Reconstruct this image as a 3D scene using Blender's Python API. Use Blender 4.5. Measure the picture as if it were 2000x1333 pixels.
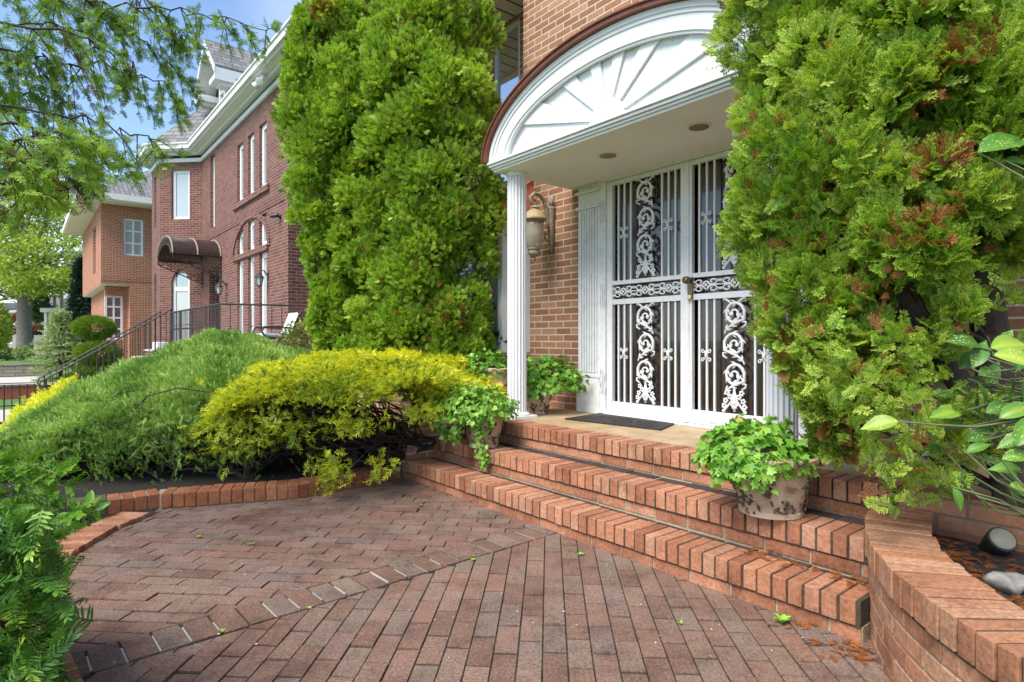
import bpy, math, random
import numpy as np
from mathutils import Vector
for o in list(bpy.data.objects): bpy.data.objects.remove(o)
S = bpy.context.scene
rnd = random.Random(7)
RG = np.random.default_rng(11)
# ------------------------------------------------------------------ camera, sky, sun, exposure
HC = 1.15                       # eye height above the brick court, metres
FPX, CX, CY = 1173.0, 1000.0, 664.0
cam = bpy.data.cameras.new('camera'); cam.sensor_width = 36; cam.lens = FPX/2000*36
cam.shift_y = -0.00125; cam.clip_end = 2000; cam.clip_start = 0.05
co = bpy.data.objects.new('camera', cam); S.collection.objects.link(co)
co.location = (0, 0, HC); co.rotation_euler = (math.radians(90), 0, 0); S.camera = co
SUN_EL, SUN_AZ = math.radians(52), math.radians(218)      # azimuth clockwise from +Y: over the left shoulder
W = bpy.data.worlds.new('World'); S.world = W; W.use_nodes = True
wn, wl = W.node_tree.nodes, W.node_tree.links
bgn = wn['Background']; sk = wn.new('ShaderNodeTexSky'); sk.sky_type = 'NISHITA'; sk.sun_disc = False
sk.sun_elevation = SUN_EL; sk.sun_rotation = SUN_AZ; sk.dust_density = .4; sk.ozone_density = 2.6
# thin bright cloud veil mixed into the sky by direction, as on the photographed day
tc = wn.new('ShaderNodeTexCoord'); cn = wn.new('ShaderNodeTexNoise'); cn.inputs['Scale'].default_value = 2.2; cn.inputs['Detail'].default_value = 6
cr = wn.new('ShaderNodeValToRGB'); cr.color_ramp.elements[0].position = .5; cr.color_ramp.elements[1].position = .74
sx = wn.new('ShaderNodeSeparateXYZ'); hz = wn.new('ShaderNodeMapRange')
hz.inputs['From Min'].default_value = .02; hz.inputs['From Max'].default_value = .26; hz.inputs['To Min'].default_value = .45; hz.inputs['To Max'].default_value = 0
mx = wn.new('ShaderNodeMath'); mx.operation = 'MAXIMUM'; cm = wn.new('ShaderNodeMath'); cm.operation = 'MULTIPLY'; cm.inputs[1].default_value = .18
mxc = wn.new('ShaderNodeMix'); mxc.data_type = 'RGBA'; mxc.inputs['B'].default_value = (7.6, 8.0, 8.6, 1)
wl.new(tc.outputs['Generated'], cn.inputs['Vector']); wl.new(cn.outputs['Fac'], cr.inputs['Fac']); wl.new(cr.outputs['Color'], cm.inputs[0])
wl.new(tc.outputs['Generated'], sx.inputs[0]); wl.new(sx.outputs['Z'], hz.inputs['Value']); wl.new(hz.outputs['Result'], mx.inputs[0]); wl.new(cm.outputs[0], mx.inputs[1])
wl.new(mx.outputs[0], mxc.inputs['Factor']); wl.new(sk.outputs[0], mxc.inputs['A']); wl.new(mxc.outputs['Result'], bgn.inputs['Color'])
bgn.inputs['Strength'].default_value = .125
sl = bpy.data.lights.new('sun', 'SUN'); sl.energy = 2.9; sl.angle = math.radians(34); sl.color = (1, .93, .82)
so = bpy.data.objects.new('sun', sl); S.collection.objects.link(so)
sd = Vector((math.sin(SUN_AZ)*math.cos(SUN_EL), math.cos(SUN_AZ)*math.cos(SUN_EL), math.sin(SUN_EL)))
so.rotation_euler = sd.to_track_quat('Z', 'Y').to_euler()
S.view_settings.view_transform = 'Standard'; S.view_settings.look = 'None'; S.view_settings.gamma = 1
S.view_settings.exposure = 1.1
S.cycles.use_denoising = True; S.cycles.max_bounces = 7; S.cycles.diffuse_bounces = 4; S.cycles.transmission_bounces = 4
S.cycles.use_adaptive_sampling = True; S.cycles.adaptive_threshold = .02
# ------------------------------------------------------------------ frames: world XYZ, and the house frame (u along the facade, d into it, z)
TH = math.atan2(-.775, .631); CT, ST = math.cos(TH), math.sin(TH)
def Hw(u, d, z=0.0): return (CT*u - ST*d, ST*u + CT*d, z)
def Hi(X, Y): return (CT*X + ST*Y, -ST*X + CT*Y)
def P(x, y, Y): return ((x-CX)/FPX*Y, Y, HC-(y-CY)/FPX*Y)          # where a sight line meets depth Y
def G(x, y, z=0.0): Y = (HC-z)*FPX/(y-CY); return ((x-CX)/FPX*Y, Y, z)
def uD(x, D): a = (x-CX)/FPX; return D*(CT*a+ST)/(-ST*a+CT)
def zD(x, y, D): a = (x-CX)/FPX; return HC-(y-CY)/FPX*D/(-ST*a+CT)
# ------------------------------------------------------------------ mesh builder
class MB:
    def __init__(s): s.v = []; s.f = []; s.m = []; s.t = []; s.cur = 0.5
    def add(s, vs, fs, m=0):
        b = len(s.v); s.v += [tuple(p) for p in vs]; s.t += [s.cur]*len(vs)
        s.f += [tuple(b+i for i in f) for f in fs]; s.m += [m]*len(fs)
    def box(s, x0, x1, y0, y1, z0, z1, m=0):
        if x0 > x1: x0, x1 = x1, x0
        if y0 > y1: y0, y1 = y1, y0
        s.add([(x0,y0,z0),(x1,y0,z0),(x1,y1,z0),(x0,y1,z0),(x0,y0,z1),(x1,y0,z1),(x1,y1,z1),(x0,y1,z1)],
              [(0,3,2,1),(4,5,6,7),(0,1,5,4),(1,2,6,5),(2,3,7,6),(3,0,4,7)], m)
    def obox(s, c, ax, ay, az, m=0):        # centre and three half-axis vectors
        c, ax, ay, az = map(Vector, (c, ax, ay, az)); vs = []
        for k in (-1, 1):
            for i, j in ((-1,-1),(1,-1),(1,1),(-1,1)): vs.append(c+ax*i+ay*j+az*k)
        s.add(vs, [(0,3,2,1),(4,5,6,7),(0,1,5,4),(1,2,6,5),(2,3,7,6),(3,0,4,7)], m)
    def extr(s, poly, vec, m=0):            # planar polygon extruded by a vector
        n = len(poly); q = [tuple(a+b for a, b in zip(p, vec)) for p in poly]
        s.add(list(poly)+q, [tuple(range(n))[::-1], tuple(range(n, 2*n))]+[(i, (i+1) % n, n+(i+1) % n, n+i) for i in range(n)], m)
    def tube(s, pts, r, n=6, m=0):
        pts = [Vector(p) for p in pts]; k = len(pts)
        rs = list(r) if hasattr(r, '__len__') else [r]*k; vs = []; fs = []; up = None
        for i, p in enumerate(pts):
            t = (pts[min(i+1, k-1)]-pts[max(i-1, 0)])
            t = t.normalized() if t.length > 1e-9 else Vector((0, 0, 1))
            if up is None: up = Vector((0, 0, 1)) if abs(t.z) < .9 else Vector((1, 0, 0))
            a = t.cross(up)
            if a.length < 1e-6: a = t.cross(Vector((1, .3, 0)))
            a.normalize(); b = a.cross(t).normalized(); up = b
            for j in range(n):
                w = 2*math.pi*j/n; vs.append(p+(a*math.cos(w)+b*math.sin(w))*rs[i])
        for i in range(k-1):
            for j in range(n): fs.append((i*n+j, i*n+(j+1) % n, (i+1)*n+(j+1) % n, (i+1)*n+j))
        fs += [tuple(range(n))[::-1], tuple((k-1)*n+j for j in range(n))]
        s.add(vs, fs, m)
    def lathe(s, c, prof, n=20, m=0, mod=None):
        vs = []; fs = []; k = len(prof)
        for i, (r, z) in enumerate(prof):
            for j in range(n):
                w = 2*math.pi*j/n; rr = r*(mod(w, z) if mod else 1)
                vs.append((c[0]+rr*math.cos(w), c[1]+rr*math.sin(w), c[2]+z))
        for i in range(k-1):
            for j in range(n): fs.append((i*n+j, i*n+(j+1) % n, (i+1)*n+(j+1) % n, (i+1)*n+j))
        fs += [tuple(range(n))[::-1], tuple((k-1)*n+j for j in range(n))]
        s.add(vs, fs, m)
    def ball(s, c, r, n=10, m=0, sq=1.0):
        s.lathe(c, [(max(r*math.sin(math.pi*i/6), 1e-4), -r*sq*math.cos(math.pi*i/6)) for i in range(7)], n, m)
    def wallgrid(s, u0, u1, z0, z1, y, th, holes, m=0):   # wall in the x-z plane with rectangular openings (u0,u1,z0,z1)
        us = sorted({u0, u1, *[h[0] for h in holes], *[h[1] for h in holes]}); us = [a for a in us if u0 <= a <= u1]
        zs = sorted({z0, z1, *[h[2] for h in holes], *[h[3] for h in holes]}); zs = [a for a in zs if z0 <= a <= z1]
        for i in range(len(us)-1):
            run = None
            for j in range(len(zs)):
                if j < len(zs)-1:
                    cu, cz = (us[i]+us[i+1])/2, (zs[j]+zs[j+1])/2
                    solid = not any(h[0] < cu < h[1] and h[2] < cz < h[3] for h in holes)
                else: solid = False
                if solid and run is None: run = zs[j]
                if not solid and run is not None: s.box(us[i], us[i+1], y, y+th, run, zs[j], m); run = None
LOC = {}
def link(o, parent=None):
    S.collection.objects.link(o)
    if parent is not None: o.parent = parent
    return o
def setp(o, label=None, cat=None, group=None, kind=None):
    if label: o['label'] = label
    if cat: o['category'] = cat
    if group: o['group'] = group
    if kind: o['kind'] = kind
    return o
def place(o, frame, base):
    if frame == 'H': o.location = Hw(*base); o.rotation_euler = (0, 0, TH)
    else: o.location = base
def thing(name, label, cat, base=(0, 0, 0), frame='H', group=None):
    o = bpy.data.objects.new(name, None); link(o); place(o, frame, base); LOC[o.name] = (frame, base)
    o.empty_display_size = .1
    return setp(o, label, cat, group)
def mesh_of(mb, name, mats, base, smooth=False):
    me = bpy.data.meshes.new(name)
    V = np.array(mb.v, float)-np.array(base, float)
    me.from_pydata(V.tolist(), [], mb.f); me.update()
    for m in (mats if isinstance(mats, (list, tuple)) else [mats]): me.materials.append(m)
    me.polygons.foreach_set('material_index', mb.m)
    if smooth: me.polygons.foreach_set('use_smooth', [True]*len(mb.f))
    uv = me.uv_layers.new(name='UV'); A = np.array(mb.v, float); out = np.zeros((len(me.loops), 2)); k = 0
    for p in me.polygons:
        n = p.normal; vi = list(p.vertices); q = A[vi]
        if abs(n.z) > .75: w = q[:, :2]
        else:
            t = np.array([-n.y, n.x]); t /= max(np.hypot(*t), 1e-9); w = np.stack([q[:, :2]@t, q[:, 2]], 1)
        out[k:k+len(vi)] = w; k += len(vi)
    uv.data.foreach_set('uv', out.ravel())
    at = me.attributes.new('tint', 'FLOAT', 'POINT'); at.data.foreach_set('value', np.array(mb.t, np.float32))
    return me
def fin(o, bevel, smooth):
    if bevel:
        b = o.modifiers.new('bevel', 'BEVEL'); b.width = bevel; b.segments = 2; b.limit_method = 'ANGLE'; b.angle_limit = math.radians(40)
    if smooth == 'auto':
        o.data.polygons.foreach_set('use_smooth', [True]*len(o.data.polygons))
        o.data.set_sharp_from_angle(angle=math.radians(38))
def rootof(o):
    while o.parent: o = o.parent
    return o
def part(mb, name, mats, parent, label=None, smooth=False, bevel=0):
    fr, base = LOC[rootof(parent).name]
    o = bpy.data.objects.new(name, mesh_of(mb, name, mats, base, smooth)); link(o, parent); fin(o, bevel, smooth)
    if label: o['label'] = label
    return o
def solo(mb, name, mats, label=None, cat=None, base=(0, 0, 0), frame='H', group=None, kind=None, smooth=False, bevel=0):
    o = bpy.data.objects.new(name, mesh_of(mb, name, mats, base, smooth)); link(o); place(o, frame, base); LOC[o.name] = (frame, base); fin(o, bevel, smooth)
    return setp(o, label, cat, group, kind)
def copy_tree(o, parent=None):
    c = o.copy(); link(c, parent)
    for ch in list(o.children): copy_tree(ch, c)
    return c
def fmesh(name, V, F, tint, mat, parent=None, base=(0, 0, 0), frame='W'):   # big quad meshes straight from arrays
    me = bpy.data.meshes.new(name); V = np.asarray(V, np.float32)-np.asarray(base, np.float32); F = np.asarray(F, np.int32)
    k = F.shape[1]
    me.vertices.add(len(V)); me.vertices.foreach_set('co', V.ravel())
    me.loops.add(F.size); me.loops.foreach_set('vertex_index', F.ravel())
    me.polygons.add(len(F)); me.polygons.foreach_set('loop_start', np.arange(len(F), dtype=np.int32)*k)
    me.update(calc_edges=True)
    at = me.attributes.new('tint', 'FLOAT', 'POINT'); at.data.foreach_set('value', np.asarray(tint, np.float32))
    me.materials.append(mat)
    o = bpy.data.objects.new(name, me); link(o, parent)
    if parent is None: o.location = base; LOC[o.name] = ('W', base)
    return o
# ------------------------------------------------------------------ materials
class NT:
    def __init__(s, name):
        s.mat = bpy.data.materials.new(name); s.mat.use_nodes = True; s.t = s.mat.node_tree; s.n = s.t.nodes; s.b = s.n['Principled BSDF']; s.o = s.n['Material Output']
    def new(s, typ, **kw):
        n = s.n.new('ShaderNode'+typ)
        for k, v in kw.items():
            if hasattr(n, k) and k not in n.inputs: setattr(n, k, v); continue
            sock = n.inputs[k]
            s.put(sock, v)
        return n
    def put(s, sock, v):
        if isinstance(v, bpy.types.NodeSocket): s.t.links.new(v, sock)
        elif isinstance(v, (tuple, list)) and len(v) == 3 and sock.type == 'RGBA': sock.default_value = (*v, 1)
        else: sock.default_value = v
    def bs(s, **kw):
        for k, v in kw.items(): s.put(s.b.inputs[k.replace('_', ' ')], v)
    def noise(s, scale, detail=4, vec=None, rough=.55):
        n = s.new('TexNoise'); n.inputs['Scale'].default_value = scale; n.inputs['Detail'].default_value = detail; n.inputs['Roughness'].default_value = rough
        if vec is not None: s.put(n.inputs['Vector'], vec)
        return n.outputs['Fac']
    def ramp(s, fac, stops, const=False):
        r = s.new('ValToRGB'); e = r.color_ramp.elements
        if const: r.color_ramp.interpolation = 'CONSTANT'
        while len(e) < len(stops): e.new(.5)
        for i, (p, c) in enumerate(stops): e[i].position = p; e[i].color = (*c, 1) if len(c) == 3 else c
        s.put(r.inputs['Fac'], fac); return r.outputs['Color']
    def mix(s, fac, a, b, mode='MIX'):
        m = s.new('Mix'); m.data_type = 'RGBA'; m.blend_type = mode
        s.put(m.inputs['Factor'], fac); s.put(m.inputs['A'], a); s.put(m.inputs['B'], b); return m.outputs['Result']
    def math(s, op, a, b=0.0):
        m = s.new('Math'); m.operation = op; s.put(m.inputs[0], a); s.put(m.inputs[1], b); return m.outputs[0]
    def obj(s): return s.new('TexCoord').outputs['Object']
    def uv(s): return s.new('UVMap').outputs['UV']
    def attr(s, n='tint'):
        a = s.new('Attribute'); a.attribute_name = n; return a.outputs['Fac']
    def bump(s, h, dist=.002, strength=.6):
        b = s.new('Bump'); b.inputs['Distance'].default_value = dist; b.inputs['Strength'].default_value = strength; s.put(b.inputs['Height'], h); s.bs(Normal=b.outputs[0])
def plain(name, c, rough=.5, var=.12, scale=6, metal=0, bump=0, bscale=60, dirt=None):
    t = NT(name); o = t.obj(); f = t.noise(scale, 5, o)
    lo = tuple(max(0, x*(1-var)) for x in c); hi = tuple(min(1, x*(1+var)) for x in c)
    col = t.ramp(f, [(.3, lo), (.7, hi)])
    if dirt: col = t.mix(t.ramp(t.noise(scale*2.3, 8, o, .7), [(.52, (0, 0, 0)), (.75, (1, 1, 1))]), col, dirt)
    t.bs(Base_Color=col, Roughness=rough, Metallic=metal)
    if bump: t.bump(t.noise(bscale, 6, o), bump)
    return t.mat
def brickm(name, c1, c2, c3, mortar, bw=.213, rh=.0667, ms=.005, stain=None):
    t = NT(name); uv = t.uv()
    b = t.new('TexBrick'); b.offset = .5; b.squash = 1
    for k, v in (('Scale', 1.0), ('Mortar Size', ms), ('Mortar Smooth', .15), ('Bias', 0.0), ('Brick Width', bw), ('Row Height', rh)): b.inputs[k].default_value = v
    t.put(b.inputs['Vector'], uv); t.put(b.inputs['Color1'], (0, 0, 0)); t.put(b.inputs['Color2'], (1, 1, 1)); t.put(b.inputs['Mortar'], (.5, .5, .5))
    col = t.ramp(b.outputs['Color'], [(0, c1), (.5, c2), (1, c3)])
    n = t.noise(34, 7, uv, .65); col = t.mix(.55, col, t.ramp(n, [(.3, (.6, .56, .53)), (.7, (1.3, 1.28, 1.25))]), 'MULTIPLY')
    col = t.mix(.5, col, t.ramp(t.noise(1.3, 5, uv), [(.3, (.8, .78, .76)), (.7, (1.15, 1.15, 1.15))]), 'MULTIPLY')
    mo = t.mix(t.noise(50, 4, uv), tuple(x*.75 for x in mortar), tuple(x*1.15 for x in mortar))
    col = t.mix(b.outputs['Fac'], col, mo); t.bs(Base_Color=col, Roughness=.85)
    h = t.math('ADD', t.math('MULTIPLY', b.outputs['Fac'], -1.0), t.math('MULTIPLY', t.noise(120, 4, uv), .35)); t.bump(h, .006, .8)
    return t.mat
def tintm(name, stops, rough=.85, nscale=60, namp=.6, bump=.004, bscale=90, spec=.3):     # colour per brick from the tint attribute, plus grain
    t = NT(name); o = t.obj(); col = t.ramp(t.attr(), stops)
    col = t.mix(namp, col, t.ramp(t.noise(nscale, 7, o, .7), [(.36, (.5, .48, .46)), (.64, (1.45, 1.43, 1.41))]), 'MULTIPLY')
    col = t.mix(.75, col, t.ramp(t.noise(4.5, 8, o, .7), [(.34, (.55, .50, .46)), (.5, (1.0, 1.0, 1.0)), (.68, (1.28, 1.26, 1.24))]), 'MULTIPLY')
    t.bs(Base_Color=col, Roughness=rough, Specular_IOR_Level=spec); t.bump(t.noise(bscale, 8, o, .7), bump, .7); return t
def leafm(name, stops, trans=.35, rough=.5, const_from=None, spec=.25):
    t = NT(name); a = t.attr(); col = t.ramp(a, stops)
    tr = t.new('BsdfTranslucent'); t.put(tr.inputs['Color'], t.mix(1.0, col, (1.15, 1.15, .55), 'MULTIPLY'))
    t.bs(Base_Color=col, Roughness=rough, Specular_IOR_Level=spec)
    m = t.new('MixShader'); m.inputs[0].default_value = trans; t.t.links.new(t.b.outputs[0], m.inputs[1]); t.t.links.new(tr.outputs[0], m.inputs[2]); t.t.links.new(m.outputs[0], t.o.inputs['Surface'])
    return t.mat
def glassm(name, c, rough=.03, refl=.35, stripes=None):      # a window pane over a room or a blind: coloured depth under a mirror film
    t = NT(name); col = c
    if stripes:
        w = t.new('TexWave'); w.wave_type = 'BANDS'; w.bands_direction = 'X'; w.inputs['Scale'].default_value = stripes[0]; w.inputs['Distortion'].default_value = .6
        t.put(w.inputs['Vector'], t.uv()); col = t.mix(w.outputs['Fac'], c, stripes[1])
    t.bs(Base_Color=col, Roughness=.25)
    g = t.new('BsdfGlossy'); g.inputs['Roughness'].default_value = rough; g.inputs['Color'].default_value = (.9, .93, .95, 1)
    fr = t.new('Fresnel'); fr.inputs['IOR'].default_value = 1.5
    f = t.math('ADD', t.math('MULTIPLY', fr.outputs[0], 1.0), refl)
    m = t.new('MixShader'); t.t.links.new(f, m.inputs[0]); t.t.links.new(t.b.outputs[0], m.inputs[1]); t.t.links.new(g.outputs[0], m.inputs[2]); t.t.links.new(m.outputs[0], t.o.inputs['Surface'])
    return t.mat
M = {}
M['brick'] = brickm('tan_brick', (.25, .108, .056), (.33, .155, .086), (.40, .215, .13), (.54, .48, .37), ms=.0066)
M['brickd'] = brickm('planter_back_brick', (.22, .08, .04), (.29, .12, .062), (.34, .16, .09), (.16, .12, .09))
M['brick1'] = brickm('maroon_brick', (.105, .036, .030), (.155, .056, .045), (.205, .080, .062), (.29, .195, .155), ms=.0075)
M['brick2'] = brickm('orange_brick', (.34, .10, .045), (.42, .14, .06), (.30, .085, .045), (.55, .42, .32), ms=.0075)
M['brick3'] = brickm('grey_brick', (.30, .28, .25), (.36, .34, .30), (.42, .39, .35), (.42, .40, .36))
M['white'] = plain('white_paint', (.72, .725, .74), .42, .03, 9, dirt=None, bump=.0006, bscale=40)
M['whitew'] = plain('weathered_white_paint', (.70, .705, .72), .5, .05, 9, dirt=(.50, .49, .47), bump=.001, bscale=30)
M['ceil'] = plain('soffit_paint', (.78, .765, .72), .7, .04, 3)
M['trim'] = plain('cream_trim', (.76, .73, .66), .6, .05, 4)
M['copper'] = plain('copper_sheet', (.21, .075, .045), .5, .25, 7, metal=.35)
M['copper_o'] = plain('orange_copper_roof', (.62, .20, .10), .5, .15, 5, metal=.2)
M['iron'] = plain('dark_iron', (.045, .04, .042), .5, .25, 20, metal=.3)
M['bronze'] = plain('bronze_metal', (.055, .032, .026), .4, .3, 9, metal=.4)
M['umber'] = plain('weathered_lamp_metal', (.26, .225, .17), .65, .35, 30, bump=.001)
M['lampcap'] = plain('tan_lamp_cap', (.38, .29, .165), .6, .2, 30)
M['knob'] = plain('aged_brass', (.16, .12, .07), .35, .3, 40, metal=.8)
M['brass'] = plain('polished_brass', (.65, .52, .25), .3, .1, 40, metal=.8)
M['canlight'] = plain('amber_can_light', (.30, .19, .05), .4, .3, 15, metal=.4)
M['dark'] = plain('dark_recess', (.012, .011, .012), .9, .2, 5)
M['bark'] = plain('dark_bark', (.040, .028, .022), .95, .45, 18, bump=.012, bscale=40)
M['twig'] = plain('twig_bark', (.11, .075, .055), .9, .4, 25)
M['gbark'] = plain('grey_bark', (.16, .145, .125), .95, .3, 8, bump=.03, bscale=9)
M['concrete'] = plain('pale_concrete', (.48, .45, .42), .9, .12, 3, bump=.002)
M['stucco_red'] = plain('red_painted_wall', (.34, .085, .05), .85, .1, 4)
M['rock'] = plain('grey_rock', (.25, .24, .22), .9, .35, 26, bump=.006, bscale=45)
M['cushion'] = plain('pale_blue_cushion', (.62, .70, .76), .9, .06, 9)
M['pvc'] = plain('grey_plastic', (.55, .57, .58), .5, .05, 5)
M['black'] = plain('black_plastic', (.02, .02, .022), .5, .2, 20)
M['lens'] = plain('frosted_lens', (.30, .27, .19), .35, .08, 20)
M['mat'] = plain('black_rubber', (.022, .021, .021), .7, .4, 40, bump=.002, bscale=120)
M['mulch'] = plain('dark_mulch', (.020, .015, .012), .98, .5, 40, bump=.02, bscale=55)
M['lawn'] = plain('lawn_ground', (.085, .17, .035), .95, .3, 12, bump=.02, bscale=60)
M['soil'] = plain('planter_soil', (.030, .023, .019), .98, .45, 45, bump=.012, bscale=70)
M['sand'] = plain('joint_sand', (.030, .027, .019), .98, .7, 9, bump=.003, bscale=140)
M['mortar'] = plain('pale_mortar', (.46, .43, .37), .95, .25, 60, bump=.003, bscale=160)
M['mortar_w'] = plain('white_joint_mortar', (.36, .34, .30), .95, .2, 60, bump=.003, bscale=160)
M['mortar_d'] = plain('brown_mortar', (.31, .26, .18), .95, .3, 60, bump=.003, bscale=160)
M['glass'] = glassm('window_glass', (.05, .06, .065), .03, .28)
M['glass_dark'] = glassm('dark_door_glass', (.016, .011, .010), .03, .0, (7.0, (.055, .030, .024)))
M['blind'] = glassm('blind_behind_glass', (.30, .33, .33), .03, .10, (9.0, (.45, .48, .47)))
M['upglass'] = glassm('upper_window_glass', (.09, .095, .10), .01, .55)
# shingles
t = NT('grey_shingle'); b = t.new('TexBrick'); b.offset = .5
for k, v in (('Scale', 1.0), ('Mortar Size', .012), ('Brick Width', .32), ('Row Height', .16)): b.inputs[k].default_value = v
t.put(b.inputs['Vector'], t.uv()); t.put(b.inputs['Color1'], (.15, .15, .155)); t.put(b.inputs['Color2'], (.24, .24, .245)); t.put(b.inputs['Mortar'], (.07, .07, .075))
t.bs(Base_Color=t.mix(.5, b.outputs['Color'], t.ramp(t.noise(40, 5, t.uv()), [(.3, (.6, .6, .6)), (.7, (1.3, 1.3, 1.3))]), 'MULTIPLY'), Roughness=.9); t.bump(t.math('MULTIPLY', b.outputs['Fac'], -1), .01); M['shingle'] = t.mat
# flagstone of the landing
t = NT('landing_stone'); b = t.new('TexBrick'); b.offset = .5
for k, v in (('Scale', 1.0), ('Mortar Size', .004), ('Brick Width', .62), ('Row Height', .47)): b.inputs[k].default_value = v
t.put(b.inputs['Vector'], t.uv()); t.put(b.inputs['Color1'], (.40, .28, .14)); t.put(b.inputs['Color2'], (.46, .37, .25)); t.put(b.inputs['Mortar'], (.3, .22, .13))
c = t.mix(.8, b.outputs['Color'], t.ramp(t.noise(5, 7, t.uv(), .65), [(.3, (.62, .55, .45)), (.7, (1.25, 1.22, 1.2))]), 'MULTIPLY'); t.bs(Base_Color=c, Roughness=.7); t.bump(t.noise(30, 6, t.uv()), .002); M['flag'] = t.mat
# stone retaining wall far left
t = NT('stacked_stone'); b = t.new('TexBrick'); b.offset = .4
for k, v in (('Scale', 1.0), ('Mortar Size', .012), ('Brick Width', .75), ('Row Height', .17)): b.inputs[k].default_value = v
t.put(b.inputs['Vector'], t.uv()); t.put(b.inputs['Color1'], (.30, .20, .13)); t.put(b.inputs['Color2'], (.40, .36, .31)); t.put(b.inputs['Mortar'], (.12, .09, .07)); t.bs(Base_Color=b.outputs['Color'], Roughness=.9); M['stone'] = t.mat
# modelled bricks
STEP = [(0, (.28, .115, .062)), (.35, (.37, .165, .092)), (.7, (.43, .205, .12)), (1, (.42, .235, .15))]
tm = tintm('step_brick', STEP); M['stepb'] = tm.mat
tm = tintm('wall_brick', [(0, (.29, .13, .070)), (.5, (.375, .18, .100)), (1, (.43, .24, .145))]); M['capb'] = tm.mat
tm = tintm('court_paver', [(0, (.160, .096, .072)), (.3, (.195, .116, .088)), (.55, (.21, .136, .104)), (.8, (.19, .136, .107)), (.94, (.165, .118, .10)), (1, (.232, .126, .092))], .92, 95, .85, .005, 130)
# pale lime bloom in blotches near the steps
o_ = tm.obj(); fm = tm.ramp(tm.noise(2.1, 3, o_), [(.56, (0, 0, 0)), (.72, (1, 1, 1))]); fs = tm.ramp(tm.noise(60, 9, o_, .75), [(.53, (0, 0, 0)), (.64, (1, 1, 1))])
old = tm.b.inputs['Base Color'].links[0].from_socket; tm.bs(Base_Color=tm.mix(tm.math('MULTIPLY', tm.math('MULTIPLY', fm, fs), .55), old, (.5, .47, .45))); M['paver'] = tm.mat
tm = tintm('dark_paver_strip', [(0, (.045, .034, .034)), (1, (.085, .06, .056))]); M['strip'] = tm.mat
# crackled clay pot with brown antiquing in the relief
t = NT('antiqued_pot'); o_ = t.obj(); n1 = t.noise(11, 8, o_, .65)
c = t.ramp(t.noise(5, 5, o_), [(.3, (.40, .28, .185)), (.7, (.52, .40, .29))]); c = t.mix(t.ramp(n1, [(.52, (0, 0, 0)), (.70, (1, 1, 1))]), c, (.13, .07, .03)); t.bs(Base_Color=c, Roughness=.6); t.bump(n1, .02, .5); M['pot'] = t.mat
t = NT('antiqued_relief'); o_ = t.obj(); t.bs(Base_Color=t.ramp(t.noise(45, 6, o_), [(.35, (.04, .022, .012)), (.7, (.20, .13, .08))]), Roughness=.6); M['relief'] = t.mat
BR = (.21, .075, .028)
M['arbor'] = leafm('arborvitae_spray', [(0, (.075, .145, .018)), (.35, (.20, .345, .036)), (.65, (.38, .55, .06)), (.88, (.60, .72, .13)), (.9, BR), (1, (.33, .13, .05))], .42)
M['arborn'] = leafm('near_arborvitae_spray', [(0, (.065, .14, .018)), (.35, (.17, .32, .032)), (.65, (.33, .50, .055)), (.88, (.56, .66, .14)), (.9, BR), (1, (.45, .19, .08))], .42)
M['juniper'] = leafm('green_juniper', [(0, (.055, .12, .025)), (.4, (.17, .31, .062)), (.8, (.36, .54, .125)), (1, (.56, .70, .24))], .35)
M['yjuniper'] = leafm('golden_juniper', [(0, (.075, .14, .02)), (.3, (.24, .36, .035)), (.52, (.62, .65, .045)), (1, (.95, .91, .10))], .35)
M['yew'] = leafm('yew_needle', [(0, (.03, .09, .02)), (.5, (.10, .24, .04)), (.8, (.22, .42, .06)), (1, (.58, .66, .09))], .3, .4)
M['frond'] = leafm('bright_frond', [(0, (.05, .14, .015)), (1, (.20, .40, .04))], .35)
M['over'] = leafm('overhanging_spray', [(0, (.055, .115, .018)), (.4, (.15, .27, .038)), (.75, (.28, .46, .062)), (.88, (.44, .62, .10)), (.9, (.12, .06, .035)), (1, (.20, .11, .07))], .4)
M['ivy'] = leafm('ivy_leaf', [(0, (.05, .15, .015)), (.5, (.14, .34, .035)), (.85, (.31, .54, .085)), (.93, (.40, .36, .05)), (1, (.38, .40, .12))], .25, .35, spec=.4)
M['street'] = leafm('spring_leaf', [(0, (.20, .30, .04)), (1, (.46, .58, .10))], .4)
M['shrub'] = leafm('shrub_leaf', [(0, (.025, .065, .015)), (1, (.09, .17, .035))], .25)
M['paleshrub'] = leafm('variegated_leaf', [(0, (.10, .15, .03)), (1, (.36, .38, .12))], .25)
M['darkfir'] = leafm('dark_fir', [(0, (.010, .030, .018)), (1, (.035, .07, .04))], .15)
M['spruce'] = leafm('pale_cedar', [(0, (.16, .25, .08)), (1, (.50, .60, .26))], .25)
M['redleaf'] = leafm('bronze_leaf', [(0, (.16, .07, .04)), (1, (.36, .20, .11))], .3)
M['purple'] = leafm('purple_leaf', [(0, (.03, .015, .025)), (1, (.09, .05, .07))], .2)
M['grass'] = leafm('grass_blade', [(0, (.06, .14, .02)), (1, (.18, .33, .05))], .3)
M['dead'] = leafm('fallen_spray', [(0, (.22, .07, .02)), (1, (.46, .16, .045))], .15)
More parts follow.
